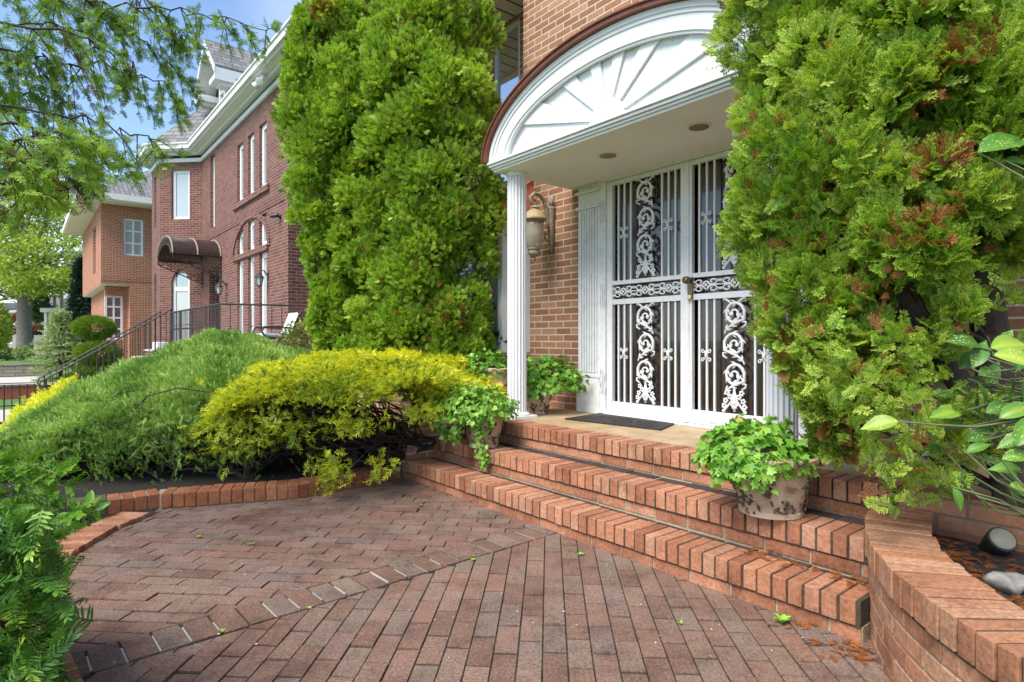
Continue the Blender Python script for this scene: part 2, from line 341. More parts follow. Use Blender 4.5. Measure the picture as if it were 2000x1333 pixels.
# broad leaf with pale flecks
t = NT('flecked_leaf'); o_ = t.obj(); c = t.ramp(t.attr(), [(0, (.03, .10, .015)), (.55, (.09, .22, .025)), (1, (.34, .42, .05))])
v = t.new('TexVoronoi'); v.inputs['Scale'].default_value = 130; t.put(v.inputs['Vector'], o_)
fl = t.math('MULTIPLY', t.ramp(v.outputs['Distance'], [(.22, (1, 1, 1)), (.36, (0, 0, 0))]), t.ramp(t.noise(14, 3, o_), [(.45, (0, 0, 0)), (.6, (1, 1, 1))]))
t.bs(Base_Color=t.mix(t.math('MULTIPLY', fl, .8), c, (.55, .55, .18)), Roughness=.42, Specular_IOR_Level=.35); M['aucuba'] = t.mat
M['joint'] = plain('joint_dirt', (.055, .042, .028), .98, .6, 14, bump=.002, bscale=150)
M['stem'] = plain('green_stem', (.10, .12, .045), .6, .2, 20)
# ================================================================== GROUND
def ss(x): x = max(0, min(1, x)); return x*x*(3-2*x)
def terr(X, Y):
    u, d = Hi(X, Y)
    z = -.06-.59*ss((-u-9.5)/4.0)*ss((2.7-d)/2.2)-.05*ss((-u-9)/4)
    if u < -23.5: z += .0
    return z
def sheet(name, x0, x1, y0, y1, nx, ny, zf, mat, kind='structure'):
    mb = MB()
    for j in range(ny+1):
        for i in range(nx+1):
            X = x0+(x1-x0)*i/nx; Y = y0+(y1-y0)*j/ny; mb.v.append((X, Y, zf(X, Y))); mb.t.append(.5)
    mb.f = [(j*(nx+1)+i, j*(nx+1)+i+1, (j+1)*(nx+1)+i+1, (j+1)*(nx+1)+i) for j in range(ny) for i in range(nx)]; mb.m = [0]*len(mb.f)
    return solo(mb, name, mat, frame='W', kind=kind, smooth=True)
def far(z): return z
# one sheet to the horizon: dense near, coarse outside, with the same height where they meet
xs = [-900, -300, -120, -60]+[-40+i*.8 for i in range(76)]+[40, 120, 300, 900]
ys = [-900, -200, -60, -20]+[-8+i*.8 for i in range(72)]+[70, 130, 300, 900]
mb = MB(); 
for Y in ys:
    for X in xs: mb.v.append((X, Y, terr(X, Y))); mb.t.append(.5)
k = len(xs); mb.f = [(j*k+i, j*k+i+1, (j+1)*k+i+1, (j+1)*k+i) for j in range(len(ys)-1) for i in range(k-1)]; mb.m = [0]*len(mb.f)
solo(mb, 'ground', M['lawn'], frame='W', kind='structure', smooth=True)
# ------------------------------------------------------------------ the brick court
BD = Vector((.752, .659)); BN = Vector((-.659, .752)); BC = Vector((-.88, 2.70))       # soldier band: direction, normal (towards the left field), a point on it
BORD = [(-1.05, 1.62), (-1.46, 2.03), (-1.82, 2.40), (-2.12, 2.76), (-2.33, 3.2), (-2.38, 3.58), (-2.35, 3.96)]   # inner edge of the flush brick border
def clip(poly, a, n):            # keep the side where (p-a).n >= 0
    out = []
    for i in range(len(poly)):
        p, q = poly[i], poly[(i+1) % len(poly)]; dp = (p-a).dot(n); dq = (q-a).dot(n)
        if dp >= 0: out.append(p)
        if dp*dq < 0: out.append(p+(q-p)*(dp/(dp-dq)))
    return out
mb = MB(); LP, WP, JT = .208, .0905, .0085
def paver(poly, zj=0, tone=None):
    if len(poly) < 3: return
    ar = abs(sum(poly[i].x*poly[(i+1) % len(poly)].y-poly[(i+1) % len(poly)].x*poly[i].y for i in range(len(poly))))/2
    if ar < .0012: return
    if sum(poly[i].x*poly[(i+1) % len(poly)].y-poly[(i+1) % len(poly)].x*poly[i].y for i in range(len(poly))) < 0: poly = poly[::-1]
    mb.cur = rnd.random() if tone is None else tone; z = rnd.gauss(0, .002)+zj; ti, tj = rnd.gauss(0, .009), rnd.gauss(0, .009); c = poly[0]
    hs = [z+(p.x-c.x)*ti+(p.y-c.y)*tj for p in poly]; lift = max(0, -.0032-min(hs)); top = [(p.x, p.y, h+lift) for p, h in zip(poly, hs)]; n = len(poly)
    mb.add([(p.x, p.y, -.05) for p in poly]+top, [tuple(range(n))[::-1], tuple(range(n, 2*n))]+[(i, (i+1) % n, n+(i+1) % n, n+i) for i in range(n)])
def inside_court(c):
    u, d = Hi(c.x, c.y)
    return d < 2.56 and c.x < 1.75 and c.y > .9 and (c.x > -1.30 if c.y < 2 else True)
def field(ex, ey, org, L, Wd, side, je, jr):
    for j in range(-45, 46):
        off = (j % 2)*.5*L+rnd.gauss(0, .01)
        for i in range(-28, 29):
            b = org+ex*(i*L+off)+ey*(j*Wd)
            ps = [b+ex*(je/2+rnd.uniform(-.0015, .0015))+ey*jr/2, b+ex*(L-je/2)+ey*jr/2, b+ex*(L-je/2)+ey*(Wd-jr/2), b+ex*je/2+ey*(Wd-jr/2)]
            c = sum(ps, Vector((0, 0)))/4
            if not inside_court(c) or (c-BC).dot(BN)*side < -.1: continue
            ps = clip(ps, BC+BN*side*.105, BN*side)
            for k in range(len(BORD)-1):
                a, q = Vector(BORD[k]), Vector(BORD[k+1]); nn = Vector(((q-a).y, -(q-a).x)).normalized()
                if len(ps) > 2: ps = clip(ps, a, nn)
            paver(ps)
an = math.radians(-5.5); field(Vector((math.cos(an), math.sin(an))), Vector((-math.sin(an), math.cos(an))), Vector((-2.5, 3.0)), LP, WP, 1, .0055, .0095)
an = math.radians(3.5); field(Vector((math.sin(an), math.cos(an))), Vector((math.cos(an), -math.sin(an))), Vector((.1, 2.0)), LP, WP, -1, .0110, .0060)
jm = MB()
for i in range(-14, 16):         # soldier band with pale mortar joints
    b = BC+BD*(i*.1052)
    if not (Hi(b.x, b.y)[1] < 2.52 and (b-Vector((-1.52, 2.12))).dot(BD) > -.35): continue
    h = .098; ps = [b+BD*.005-BN*h, b+BD*.0995-BN*h, b+BD*.0995+BN*h, b+BD*.005+BN*h]
    ps = [p+Vector((rnd.gauss(0, .0012), rnd.gauss(0, .0012))) for p in ps]; paver(ps, .003, rnd.choice((.0, .05, .15, .8, .9)))
    if rnd.random() < .85:
        a0, a1 = rnd.uniform(-.098, -.05), rnd.uniform(.03, .09); w0 = rnd.uniform(.002, .0055)
        jm.extr([(*(b-BD*w0+BN*a0), -.03), (*(b+BD*w0+BN*a0), -.03), (*(b+BD*w0*.8+BN*a1), -.03), (*(b-BD*w0*.8+BN*a1), -.03)], (0, 0, .0285+rnd.uniform(0, .003)))
solo(mb, 'paved_court', M['paver'], frame='W', kind='structure', bevel=.0035)
solo(jm, 'court_joint_mortar', M['mortar_w'], frame='W', kind='structure')
mb = MB(); mb.extr([(-1.6, .3, -.045), (1.5, .3, -.045), (2.0, 3.0, -.045), (*Hw(-4.5, 2.55)[:2], -.045), (-1.6, 4.25, -.045), (-2.5, 4.0, -.045), (-2.45, 3.1, -.045)], (0, 0, .0395))
solo(mb, 'court_sand_bed', M['sand'], frame='W', kind='structure')
# flush border course of lighter bricks along the court's left edge
mb = MB()
L = [Vector(p) for p in BORD]; seg = [0]
for i in range(1, len(L)): seg.append(seg[-1]+(L[i]-L[i-1]).length)
s_ = 0
while s_ < seg[-1]-.06:
    k = max(i for i in range(len(seg)) if seg[i] <= s_); k = min(k, len(L)-2); d = (L[k+1]-L[k]).normalized(); p = L[k]+d*(s_-seg[k]); n = Vector((-d.y, d.x))
    mb.cur = rnd.random(); w = .062
    q = [p+n*.002, p+d*w+n*.002, p+d*w+n*.19, p+n*.19]
    mb.extr([(a.x, a.y, -.06) for a in q], (0, 0, .088+rnd.gauss(0, .0015))); s_ += .0675
solo(mb, 'border_course', M['stepb'], frame='W', kind='structure', bevel=.003)
# ------------------------------------------------------------------ raised kerb bed behind the court
KB = [(-2.80, 3.78), (-2.42, 4.06), (-1.98, 4.19), (-1.54, 4.34), (-1.2, 4.66), (-.92, 5.0)]
mb = MB(); mo = MB()
L = [Vector(p) for p in KB]; seg = [0]
for i in range(1, len(L)): seg.append(seg[-1]+(L[i]-L[i-1]).length)
def along(L, seg, s):
    k = max(i for i in range(len(seg)) if seg[i] <= s+1e-9); k = min(k, len(L)-2); d = (L[k+1]-L[k]).normalized()
    return L[k]+d*(s-seg[k]), d
s_ = .0; first = True
while s_ < seg[-1]-.03:
    p, d = along(L, seg, s_); n = Vector((-d.y, d.x)); w = .21 if first else .066
    mb.cur = .0 if first else rnd.uniform(.12, 1); q = [p, p+d*w, p+d*w+n*.19, p+n*.19]; 
    mb.extr([(a.x, a.y, .006) for a in q], (0, 0, .099+rnd.gauss(0, .002))); s_ += w+.008; first = False
for i in range(len(L)-1):
    d = (L[i+1]-L[i]).normalized(); n = Vector((-d.y, d.x)); q = [L[i]+n*.012, L[i+1]+n*.012, L[i+1]+n*.17, L[i]+n*.17]
    mo.extr([(a.x, a.y, -.06) for a in q], (0, 0, .158))
KT = tintm('kerb_brick', [(0, (.10, .10, .04)), (.04, (.11, .10, .045)), (.06, (.24, .085, .04)), (.6, (.32, .12, .055)), (1, (.36, .155, .08))]).mat
t_ = thing('low_brick_edging', 'low raised brick edging with a mossy end block in front of the juniper trunks', 'brick edging', (-2.0, 4.19, 0), 'W')
part(mb, 'brick_course', KT, t_, bevel=.004); part(mo, 'mortar_bed', M['mortar_d'], t_)
mb = MB(); mb.extr([(-2.75, 3.95, -.03), (-2.42, 4.2, -.03), (-1.6, 4.42, -.03), (-1.0, 5.1, -.03), (-1.2, 6.6, -.03), (-3.6, 6.9, -.03), (-5.2, 5.6, -.03), (-4.2, 4.4, -.03)], (0, 0, .085))
solo(mb, 'mulch_bed', M['mulch'], frame='W', kind='structure')
# ------------------------------------------------------------------ front steps
RIS = .16; DF = [2.45, 2.71, 3.035]; UL, UR = -4.41, [-.93, -1.0, -1.02]
t_ = thing('front_steps', 'wide brick front steps of three treads below the white portico', 'steps', (-2.8, 2.75, 0))
for k in range(3):
    b = MB(); mo = MB(); st = MB(); zt = RIS*(k+1); d0 = DF[k]; u = UL; ur = UR[k]
    while u < ur-.03:
        b.cur = rnd.random(); j = max(-.004, min(.003, rnd.gauss(0, .0022))); w = .0568
        b.box(u, min(u+w, ur), d0+j, d0+.202+rnd.gauss(0, .002), zt-.098+rnd.gauss(0, .001), zt+rnd.gauss(0, .0014)); u += .0668
    u = UL-rnd.random()*.1; z1 = zt-.107
    while u < ur-.02:
        b.cur = rnd.random()*.8; a = max(u, UL); e = min(u+.203, ur)
        if e > a+.02: b.box(a, e, d0+.016+rnd.gauss(0, .0012), d0+.10, z1-.058, z1)
        u += .2135
    if k == 0:
        u = UL
        while u < ur-.02: b.cur = rnd.random()*.5; b.box(u, min(u+.203, ur), d0+.02, d0+.1, -.045, z1-.067); u += .2135
    mo.box(UL, ur+.004, d0+.021, d0+.6, -.05 if k == 0 else zt-RIS-.02, zt-.1035); mo.box(UL, ur, d0+.008, d0+.196, zt-.1035, zt-.0045, 1)
    dn = DF[k+1]+.012 if k < 2 else 0
    if k < 2:
        u = UL+.05
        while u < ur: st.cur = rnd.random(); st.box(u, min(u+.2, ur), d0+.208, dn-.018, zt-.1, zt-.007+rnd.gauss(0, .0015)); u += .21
        mo.box(UL, ur, d0+.2025, dn+.005, zt-.1, zt-.012)
    p = part(b, 'tread', M['stepb'], t_, bevel=.0035); part(mo, 'mortar', [M['mortar_d'], M['joint']], p)
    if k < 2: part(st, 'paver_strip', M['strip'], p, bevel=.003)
mb = MB(); mb.box(-4.75, -.35, DF[2]+.203, 4.12, .30, .474); mb.box(-4.75, UL, DF[2]-.0, DF[2]+.203, .1, .474); part(mb, 'landing', M['flag'], t_)
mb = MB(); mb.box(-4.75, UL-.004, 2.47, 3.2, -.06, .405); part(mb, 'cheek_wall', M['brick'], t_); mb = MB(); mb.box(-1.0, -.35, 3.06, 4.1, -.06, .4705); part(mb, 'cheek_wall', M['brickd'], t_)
# ------------------------------------------------------------------ curved planter wall on the right
WC, WR = Vector((2.995, 1.55)), 1.786
t_ = thing('curved_planter_wall', 'curved brick planter wall capped with bricks on edge beside the steps', 'planter wall', (1.25, 1.6, 0), 'W')
b = MB(); mo = MB(); ZT = .40
def arc(a, r, z): return (WC.x-r*math.cos(a), WC.y+r*math.sin(a), z)
A0, A1 = -.75, .86; a = A0; da = .0675/WR
while a < A1:
    b.cur = rnd.random(); e = a+.0568/WR; r0 = WR+.0125+max(-.003, min(.004, rnd.gauss(0, .0022))); r1 = WR-.215+rnd.gauss(0, .003); z = ZT+rnd.gauss(0, .0012)
    b.extr([arc(a, r0, z-.098), arc(a, r1, z-.098), arc(e, r1, z-.098), arc(e, r0, z-.098)], (0, 0, .098)); a += da
for j in range(6):
    z1 = ZT-.107-j*.0667; a = A0+(j % 2)*.107/WR-rnd.random()*.02
    while a < A1:
        w = .203/WR; ap = a; b.cur = rnd.random()
        n = 3
        for q in range(n):
            x0, x1 = ap+w*q/n, ap+w*(q+1)/n
            b.extr([arc(x0, WR, z1-.0575), arc(x0, WR-.1, z1-.0575), arc(x1, WR-.1, z1-.0575), arc(x1, WR, z1-.0575)], (0, 0, .0575))
        a += .2135/WR
n = 60
for i in range(n):
    x0, x1 = A0+(A1-A0)*i/n, A0+(A1-A0)*(i+1)/n
    mo.extr([arc(x0, WR-.005, -.06), arc(x0, WR-.18, -.06), arc(x1, WR-.18, -.06), arc(x1, WR-.005, -.06)], (0, 0, ZT-.052))
    mo.extr([arc(x0, WR+.003, ZT-.108), arc(x0, WR-.205, ZT-.108), arc(x1, WR-.205, ZT-.108), arc(x1, WR+.003, ZT-.108)], (0, 0, .1035), 1)
part(b, 'brick_courses', M['capb'], t_, bevel=.003); part(mo, 'mortar', [M['mortar_d'], M['joint']], t_)
mb = MB(); c0 = []
for i in range(n+1): c0.append(arc(A0+(A1-A0)*i/n, WR-.19, .26))
c0 += [(1.95, 3.05, .26), (3.2, 2.2, .26), (5, .5, .26), (4, -1, .26)]
mb.extr(c0, (0, 0, .05)); solo(mb, 'planter_soil', M['soil'], frame='W', kind='structure')
# ================================================================== THE TAN BRICK HOUSE
HB = (-2.82, 4.12, .0); CU = -2.82
house = thing('brick_house', 'tan brick house with a white arched portico over iron screened double doors', 'house', HB)
mb = MB()
mb.wallgrid(-4.87, 2.6, -.06, 3.2, 4.12, .3, [(-3.74, -1.90, .474, 2.60)]); mb.wallgrid(-4.87, 2.6, 3.2, 7.4, 4.12, .3, [])
mb.wallgrid(-9.6, -4.87, -.06, 4.84, 4.36, .3, [(-5.72, -5.215, 2.95, 4.80)])
mb.box(-9.6, -9.3, 4.66, 12, -.06, 4.84); mb.box(2.3, 2.6, 4.42, 12, -.06, 7.4); mb.box(-9.3, 2.3, 11.7, 12, -.06, 4.84)
part(mb, 'wall', M['brick'], house)
mb = MB(); mb.box(-9.9, -4.875, 3.62, 4.357, 4.843, 4.93); 
for i in range(26): mb.box(-9.9+i*.2, -9.9+i*.2+.012, 3.64, 4.35, 4.838, 4.8425, 1)
mb.box(-9.95, -4.875, 3.50, 3.617, 4.80, 4.98, 0)
part(mb, 'eave_soffit', [M['trim'], M['dark']], house)
mb = MB(); mb.extr([(-9.95, 3.50, 4.985), (-4.872, 3.50, 4.985), (-4.872, 8.2, 7.2), (-9.95, 8.2, 7.2)], (0, 0, .05)); part(mb, 'roof', M['shingle'], house)
def window(house, u0, u1, z0, z1, d, fr=.055, dep=.07, glass='glass', mull=(), trans=(), recess=.05, name='window', fm='white', sill=None, out=-1):
    f = MB(); y0, y1 = d+recess, d+recess+dep
    f.box(u0, u0+fr, y0, y1, z0, z1); f.box(u1-fr, u1, y0, y1, z0, z1); f.box(u0+fr, u1-fr, y0, y1, z0, z0+fr); f.box(u0+fr, u1-fr, y0, y1, z1-fr, z1)
    for q in mull: f.box(q-.02, q+.02, y0+.004, y1-.004, z0+fr, z1-fr)
    for q in trans: f.box(u0+fr, u1-fr, y0+.008, y1-.008, q-.022, q+.022)
    w = part(f, name, M[fm], house); g = MB(); g.box(u0+fr, u1-fr, y0+.03, y0+.04, z0+fr, z1-fr); part(g, 'pane', M[glass], w)
    if sill: g = MB(); g.box(u0-.08, u1+.08, d-.05, d+recess-.002, z0-sill, z0-.002); part(g, 'sill', M['brick1'], w)
    return w
window(house, -5.72, -5.215, 2.95, 4.80, 4.36, .05, glass='upglass', recess=.02)
# bay window under a copper roof, left of the portico
mb = MB(); bu0, bu1, bd = -7.2, -4.76, 3.75
mb.box(bu0, bu1, bd, 4.357, -.06, 1.02); part(mb, 'bay_wall', M['brick'], house)
w = window(house, bu1-1.0, bu1, 1.02, 2.40, bd, .075, .08, glass='blind', recess=.0)
w = window(house, bu1-2.44, bu1-1.01, 1.02, 2.40, bd, .075, .08, glass='blind', recess=.0)
mb = MB(); mb.box(bu1-.08, bu1, bd+.085, 4.355, 1.02, 2.40); mb.box(bu0, bu1, bd+.09, 4.355, 2.402, 2.44); part(mb, 'bay_frame', M['white'], house)
mb = MB(); mb.add([(bu0-.1, bd-.1, 2.46), (bu1+.08, bd-.1, 2.46), (bu1+.02, 4.355, 3.0), (bu0, 4.355, 3.0), (bu0-.1, bd-.1, 2.43), (bu1+.08, bd-.1, 2.43), (bu1+.08, 4.355, 2.43), (bu0-.1, 4.355, 2.43)],
                 [(0, 1, 2, 3), (4, 7, 6, 5), (0, 4, 5, 1), (1, 5, 6, 2), (2, 6, 7, 3), (3, 7, 4, 0)])
for i in range(7):
    q = bu0+.1+i*.4; mb.tube([(q, bd-.1, 2.47), (q, 4.34, 3.0)], .012)
part(mb, 'bay_roof', M['copper_o'], house)
# -------- door surround
for s in (-1, 1):
    mb = MB(); x0, x1 = (CU-1.18, CU-.905) if s < 0 else (CU+.905, CU+1.18)
    mb.box(x0, x1, 4.062, 4.119, .476, 2.598)
    mb.box(x0-.008, x1+.008, 4.045, 4.0615, .476, .80); mb.box(x0-.016, x1+.016, 4.035, 4.0445, .476, .56) if False else None
    mb.box(x0-.012, x1+.012, 4.04, 4.0615, .803, .835); mb.box(x0-.012, x1+.012, 4.036, 4.0615, 2.36, 2.39); mb.box(x0-.02, x1+.02, 4.03, 4.0615, 2.505, 2.53)
    n = 7; w = (x1-x0-.05)/n
    for i in range(n): mb.box(x0+.025+i*w+.008, x0+.025+(i+1)*w-.004, 4.046, 4.0618, .85, 2.345)
    part(mb, 'pilaster', M['whitew'], house, bevel=.003)
mb = MB(); mb.box(CU-.90, CU-.835, 4.055, 4.2, .476, 2.596); mb.box(CU+.835, CU+.90, 4.055, 4.2, .476, 2.596); mb.box(CU-.834, CU+.834, 4.065, 4.2, 2.565, 2.596); mb.box(CU-.834, CU+.834, 4.03, 4.2, .4745, .492)
part(mb, 'door_frame', M['whitew'], house, bevel=.003)
def spiral(cx, cz, r0, a0, turns, s=1, k=.17, n=22):
    return [(cx+r0*math.exp(-k*abs(q))*math.cos(a0+s*q), cz+r0*math.exp(-k*abs(q))*math.sin(a0+s*q)) for q in [turns*2*math.pi*i/n for i in range(n+1)]]
def scrolls(mb, x0, x1, z0, z1, y, flip=1):
    w = (x1-x0)*.88; cx = (x0+x1)/2; h = z1-z0; n = 3; uh = h*.82/n; R = .0105
    def T(pts, r): mb.tube([(cx+flip*(p[0]), y+rnd.uniform(-.001, .001), p[1]) for p in pts], r, 5)
    for i in range(n):
        zc = z1-uh*(i+.5); sg = 1 if i % 2 == 0 else -1; rx, rz = w*.43, uh*.50
        N = 34; pts = []; rad = []
        for j in range(N+1):          # one long scroll: stem from the unit below, up the outside, then curling into its eye
            f = j/N
            if f < .30: g = f/.30; pts.append((sg*(w*.40-w*.86*g*g*.98), zc-rz*(1.25-.95*g))); rad.append(.006+.007*g)
            else:
                g = (f-.30)/.70; q = math.pi*(1.02)-g*math.pi*3.0; k = (1-.80*g); pts.append((sg*(math.cos(q)*rx*k+w*.03*g), zc+math.sin(q)*rz*k*.86+rz*.02)); rad.append(.0135-.006*g)
        T(pts, rad); e = pts[-1]; mb.ball((cx+flip*e[0], y, e[1]), .017, 8)
        for f, L in ((.10, .030), (.2, .034), (.32, .036), (.42, .034), (.5, .034), (.58, .03), (.66, .028), (.74, .024)):      # acanthus leaves along the scroll
            j = int(f*N); p, p2 = pts[j], pts[j+1]; tx, tz = p2[0]-p[0], p2[1]-p[1]; l = math.hypot(tx, tz); nx, nz = -tz/l*sg, tx/l*sg
            for o in (1, -1):
                a = (p[0]+nx*o*L*.45+tx/l*.012, p[1]+nz*o*L*.45+tz/l*.012); b = (p[0]+nx*o*L*.8+tx/l*.032, p[1]+nz*o*L*.8+tz/l*.032)
                if abs(b[0]) < w*.52: T([p, a, b], [.009, .008, .003])
        T([(-sg*w*.30, zc-rz*.86), (-sg*w*.46, zc-rz*.70), (-sg*w*.47, zc-rz*.5), (-sg*w*.36, zc-rz*.46), (-sg*w*.33, zc-rz*.58)], [.008, .009, .008, .007, .005])
    for s in (-1, 1):       # top horns and bottom flowers
        T([(s*w*.12, z1-.03), (s*w*.3, z1-.005), (s*w*.44, z1+.012), (s*w*.45, z1-.012)], [.009, .009, .008, .006])
        for (fx, fz) in ((.18, .10), (.36, .07), (.30, .13), (.42, .03)):
            c = (cx+s*w*fx, z0+fz+.01)
            for q in range(5): mb.ball((c[0]+.014*math.cos(q*1.257), y, c[1]+.014*math.sin(q*1.257)), .0095, 6)
        T([(0, z0+.16), (s*w*.1, z0+.08), (s*w*.35, z0+.02), (s*w*.45, z0)], [.007, .009, .008, .009])
        mb.ball((cx+s*w*.44, y, z0+.002), .014, 8)
    for q in range(6): mb.ball((cx+.02*math.cos(q*1.05), y, z0+.05+.02*math.sin(q*1.05)), .012, 6)
    T([(0, z0), (0, z0+.17)], .009)
def butterfly(mb, x, z, y):
    for sx in (-1, 1):
        for sz in (-1, 1):
            p = spiral(0, 0, 1, math.pi*(1.0), 1.15, 1, .17, 14)
            mb.tube([(x+sx*(.030+q[0]*.018), y, z+sz*(.036+q[1]*.020)) for q in p], .0045, 5)
            mb.tube([(x+sx*.012, y, z+sz*.034), (x+sx*.006, y, z)], .0055, 5)
    mb.ball((x, y, z), .014, 8, sq=1.6)
def leaf_door(s):       # s=-1: leaf hinged on the left
    a0, a1 = (CU-.833, CU-.003) if s < 0 else (CU+.003, CU+.833)
    o0, o1 = (a0+.062, a1-.05) if s < 0 else (a0+.05, a1-.062); y0, y1 = 4.075, 4.115
    f = MB(); f.box(a0, o0, y0, y1, .495, 2.562); f.box(o1, a1, y0, y1, .495, 2.562)
    for (p, q) in ((.495, .60), (1.462, 1.508), (1.636, 1.672), (2.525, 2.562)): f.box(o0, o1, y0+.002, y1-.002, p, q)
    f.box(CU-.018, CU+.03, y0-.008, y0-.001, .5, 2.56) if s > 0 else None
    d = part(f, 'security_door', M['whitew'], house, bevel=.003)
    b = MB(); W_ = o1-o0; m = (lambda q: o0+q) if s < 0 else (lambda q: o1-q)
    for q in (.062, .130, .200, W_-.190, W_-.124, W_-.058):
        for (p, e) in ((.60, 1.462), (1.672, 2.525)): b.box(m(q)-.0075, m(q)+.0075, y0+.012, y0+.027, p, e)
    part(b, 'bars', M['white'], d)
    x0, x1 = sorted((m(.25), m(W_-.245))); fl = -1 if s > 0 else 1
    for (p, q) in ((.615, 1.452), (1.69, 2.515)): c = MB(); scrolls(c, x0, x1, p, q, y0+.012, fl); part(c, 'scroll_panel', M['white'], d, smooth=True)
    for q in (.13, W_-.124):
        for z in (1.03, 2.09): c = MB(); butterfly(c, m(q), z, y0+.006); part(c, 'bar_scroll', M['white'], d, smooth=True)
    e = MB(); n = 3; w = W_/n
    for i in range(n):
        cx, cz = o0+w*(i+.5), 1.572
        for sx in (-1, 1):
            for sz in (-1, 1):
                p = spiral(0, 0, 1, math.pi, 1.2, 1, .15, 14); e.tube([(cx+sx*(w*.25+q[0]*w*.22), y0+.012, cz+sz*(.028+q[1]*.03)) for q in p], .0065, 5)
                e.ball((cx+sx*w*.46, y0+.012, cz+sz*.03), .011, 6)
        e.tube([(cx+.03*math.cos(q*.524), y0+.012, cz+.03*math.sin(q*.524)) for q in range(13)], .006, 5); e.ball((cx, y0+.01, cz), .013, 8)
        for sx in (-1, 1): e.tube([(cx+sx*.03, y0+.012, cz), (cx+sx*w*.5, y0+.012, cz)], .0055, 5)
    part(e, 'rail_ornament', M['white'], d, smooth=True)
    g = MB(); g.box(o0+.002, o1-.002, y1+.03, y1+.04, .5, 2.56); part(g, 'glass', M['glass_dark'], d)
    for z in (.78, 1.55, 2.30):
        h = MB()
        hx = a0-.03 if s < 0 else a1+.03
        for k in (-1, 1): h.tube([(hx+k*.022, 4.05, z-.11), (hx+k*.03, 4.048, z-.06), (hx+k*.016, 4.046, z), (hx+k*.03, 4.048, z+.06), (hx+k*.022, 4.05, z+.11)], .006, 5)
        h.tube([(hx, 4.044, z-.09), (hx, 4.044, z+.09)], .008, 6)
        part(h, 'strap_hinge', M['whitew'], d)
    if s > 0:
        k = MB(); hx = CU+.045; k.box(hx-.022, hx+.022, 4.06, 4.0735, 1.47, 1.64); k.lathe((hx, 4.06, 1.47), [(.0215, 0), (.0215, .001)], 8)
        kn = part(k, 'lock_plate', M['knob'], d, bevel=.004)
        k = MB(); k.tube([(hx, 4.06, 1.615), (hx, 4.035, 1.615), (hx, 4.03, 1.615), (hx, 4.015, 1.615), (hx, 3.995, 1.615), (hx, 3.988, 1.615)], [.014, .013, .026, .031, .027, .012], 14); part(k, 'door_knob', M['knob'], d, smooth=True)
        k = MB(); k.tube([(hx, 4.06, 1.485), (hx, 4.05, 1.485)], .018, 12); part(k, 'lock_cylinder', M['brass'], d)
leaf_door(-1); leaf_door(1)
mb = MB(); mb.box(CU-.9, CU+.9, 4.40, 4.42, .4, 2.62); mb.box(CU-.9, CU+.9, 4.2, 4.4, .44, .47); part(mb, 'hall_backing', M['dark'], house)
# -------- portico
zb = 2.66; A_, B_ = 1.285, .62
def ell(a, b, th, y): return (CU+a*math.cos(th), y, zb+b*math.sin(th))
def ring(mb, a0, b0, a1, b1, y0, y1, n=48, m=0, t0=0, t1=math.pi):
    for i in range(n):
        p, q = t0+(t1-t0)*i/n, t0+(t1-t0)*(i+1)/n
        mb.add([ell(a0, b0, p, y0), ell(a1, b1, p, y0), ell(a1, b1, q, y0), ell(a0, b0, q, y0), ell(a0, b0, p, y1), ell(a1, b1, p, y1), ell(a1, b1, q, y1), ell(a0, b0, q, y1)],
               [(0, 1, 2, 3), (4, 7, 6, 5), (1, 5, 6, 2), (0, 3, 7, 4)]+([(0, 4, 5, 1)] if i == 0 else [])+([(3, 2, 6, 7)] if i == n-1 else []), m)
mb = MB(); ring(mb, 1.085, .448, A_, B_, 3.135, 4.115)                                   # body behind the mouldings
ring(mb, 1.10, .455, 1.245, .585, 3.108, 3.1345); ring(mb, 1.246, .586, A_, B_, 3.085, 3.1345); ring(mb, 1.075, .440, 1.0995, .4548, 3.112, 3.1345)
ring(mb, 1.215, .56, 1.2455, .5855, 3.098, 3.1078); ring(mb, 1.10, .456, 1.125, .475, 3.10, 3.1078)
mb.extr([ell(1.087, .45, math.pi*i/40, 3.165) for i in range(41)], (0, .9, 0))
pf = part(mb, 'arched_pediment', M['white'], house)
mb = MB(); n = 13                                                                        # sunburst boards and hub
def board(t0, t1, y0):
    r0 = .155
    pol = [(CU+r0*math.cos(t0), y0, zb+.01+r0*math.sin(t0))]+[ell(1.084, .446, q, y0) for q in [t0e(t0)+(t0e(t1)-t0e(t0))*i/6 for i in range(7)]]+[(CU+r0*math.cos(t1), y0, zb+.01+r0*math.sin(t1))]
    mb.extr(pol, (0, 3.1645-y0, 0))
def t0e(t): return math.atan2(math.sin(t)*1.084, math.cos(t)*.446) if 0 < t < math.pi else t   # same direction as seen on the flat board
for i in range(n):
    t0, t1 = math.pi*i/n, math.pi*(i+1)/n
    if i % 2 == 1: board(t0+.012, t1-.012, 3.140)
    else: board(t0, t1, 3.161)
mb.extr([(CU+.163*math.cos(math.pi*i/24), 3.141, zb+.006+.163*math.sin(math.pi*i/24)) for i in range(25)], (0, .022, 0))
part(mb, 'sunburst', M['whitew'], pf)
mb = MB()
for (y, z0, z1, e) in ((3.075, 2.640, 2.6585, .02), (3.092, 2.618, 2.639, .01), (3.110, 2.600, 2.617, .0), (3.125, 2.588, 2.599, -.006)):
    mb.box(CU-A_-e, CU+A_+e, y, 4.118, z0, z1)
part(mb, 'cornice_moulding', M['white'], pf, bevel=.003)
mb = MB(); mb.box(CU-1.272, CU+1.272, 3.128, 4.117, 2.583, 2.5875); part(mb, 'porch_ceiling', M['ceil'], pf)
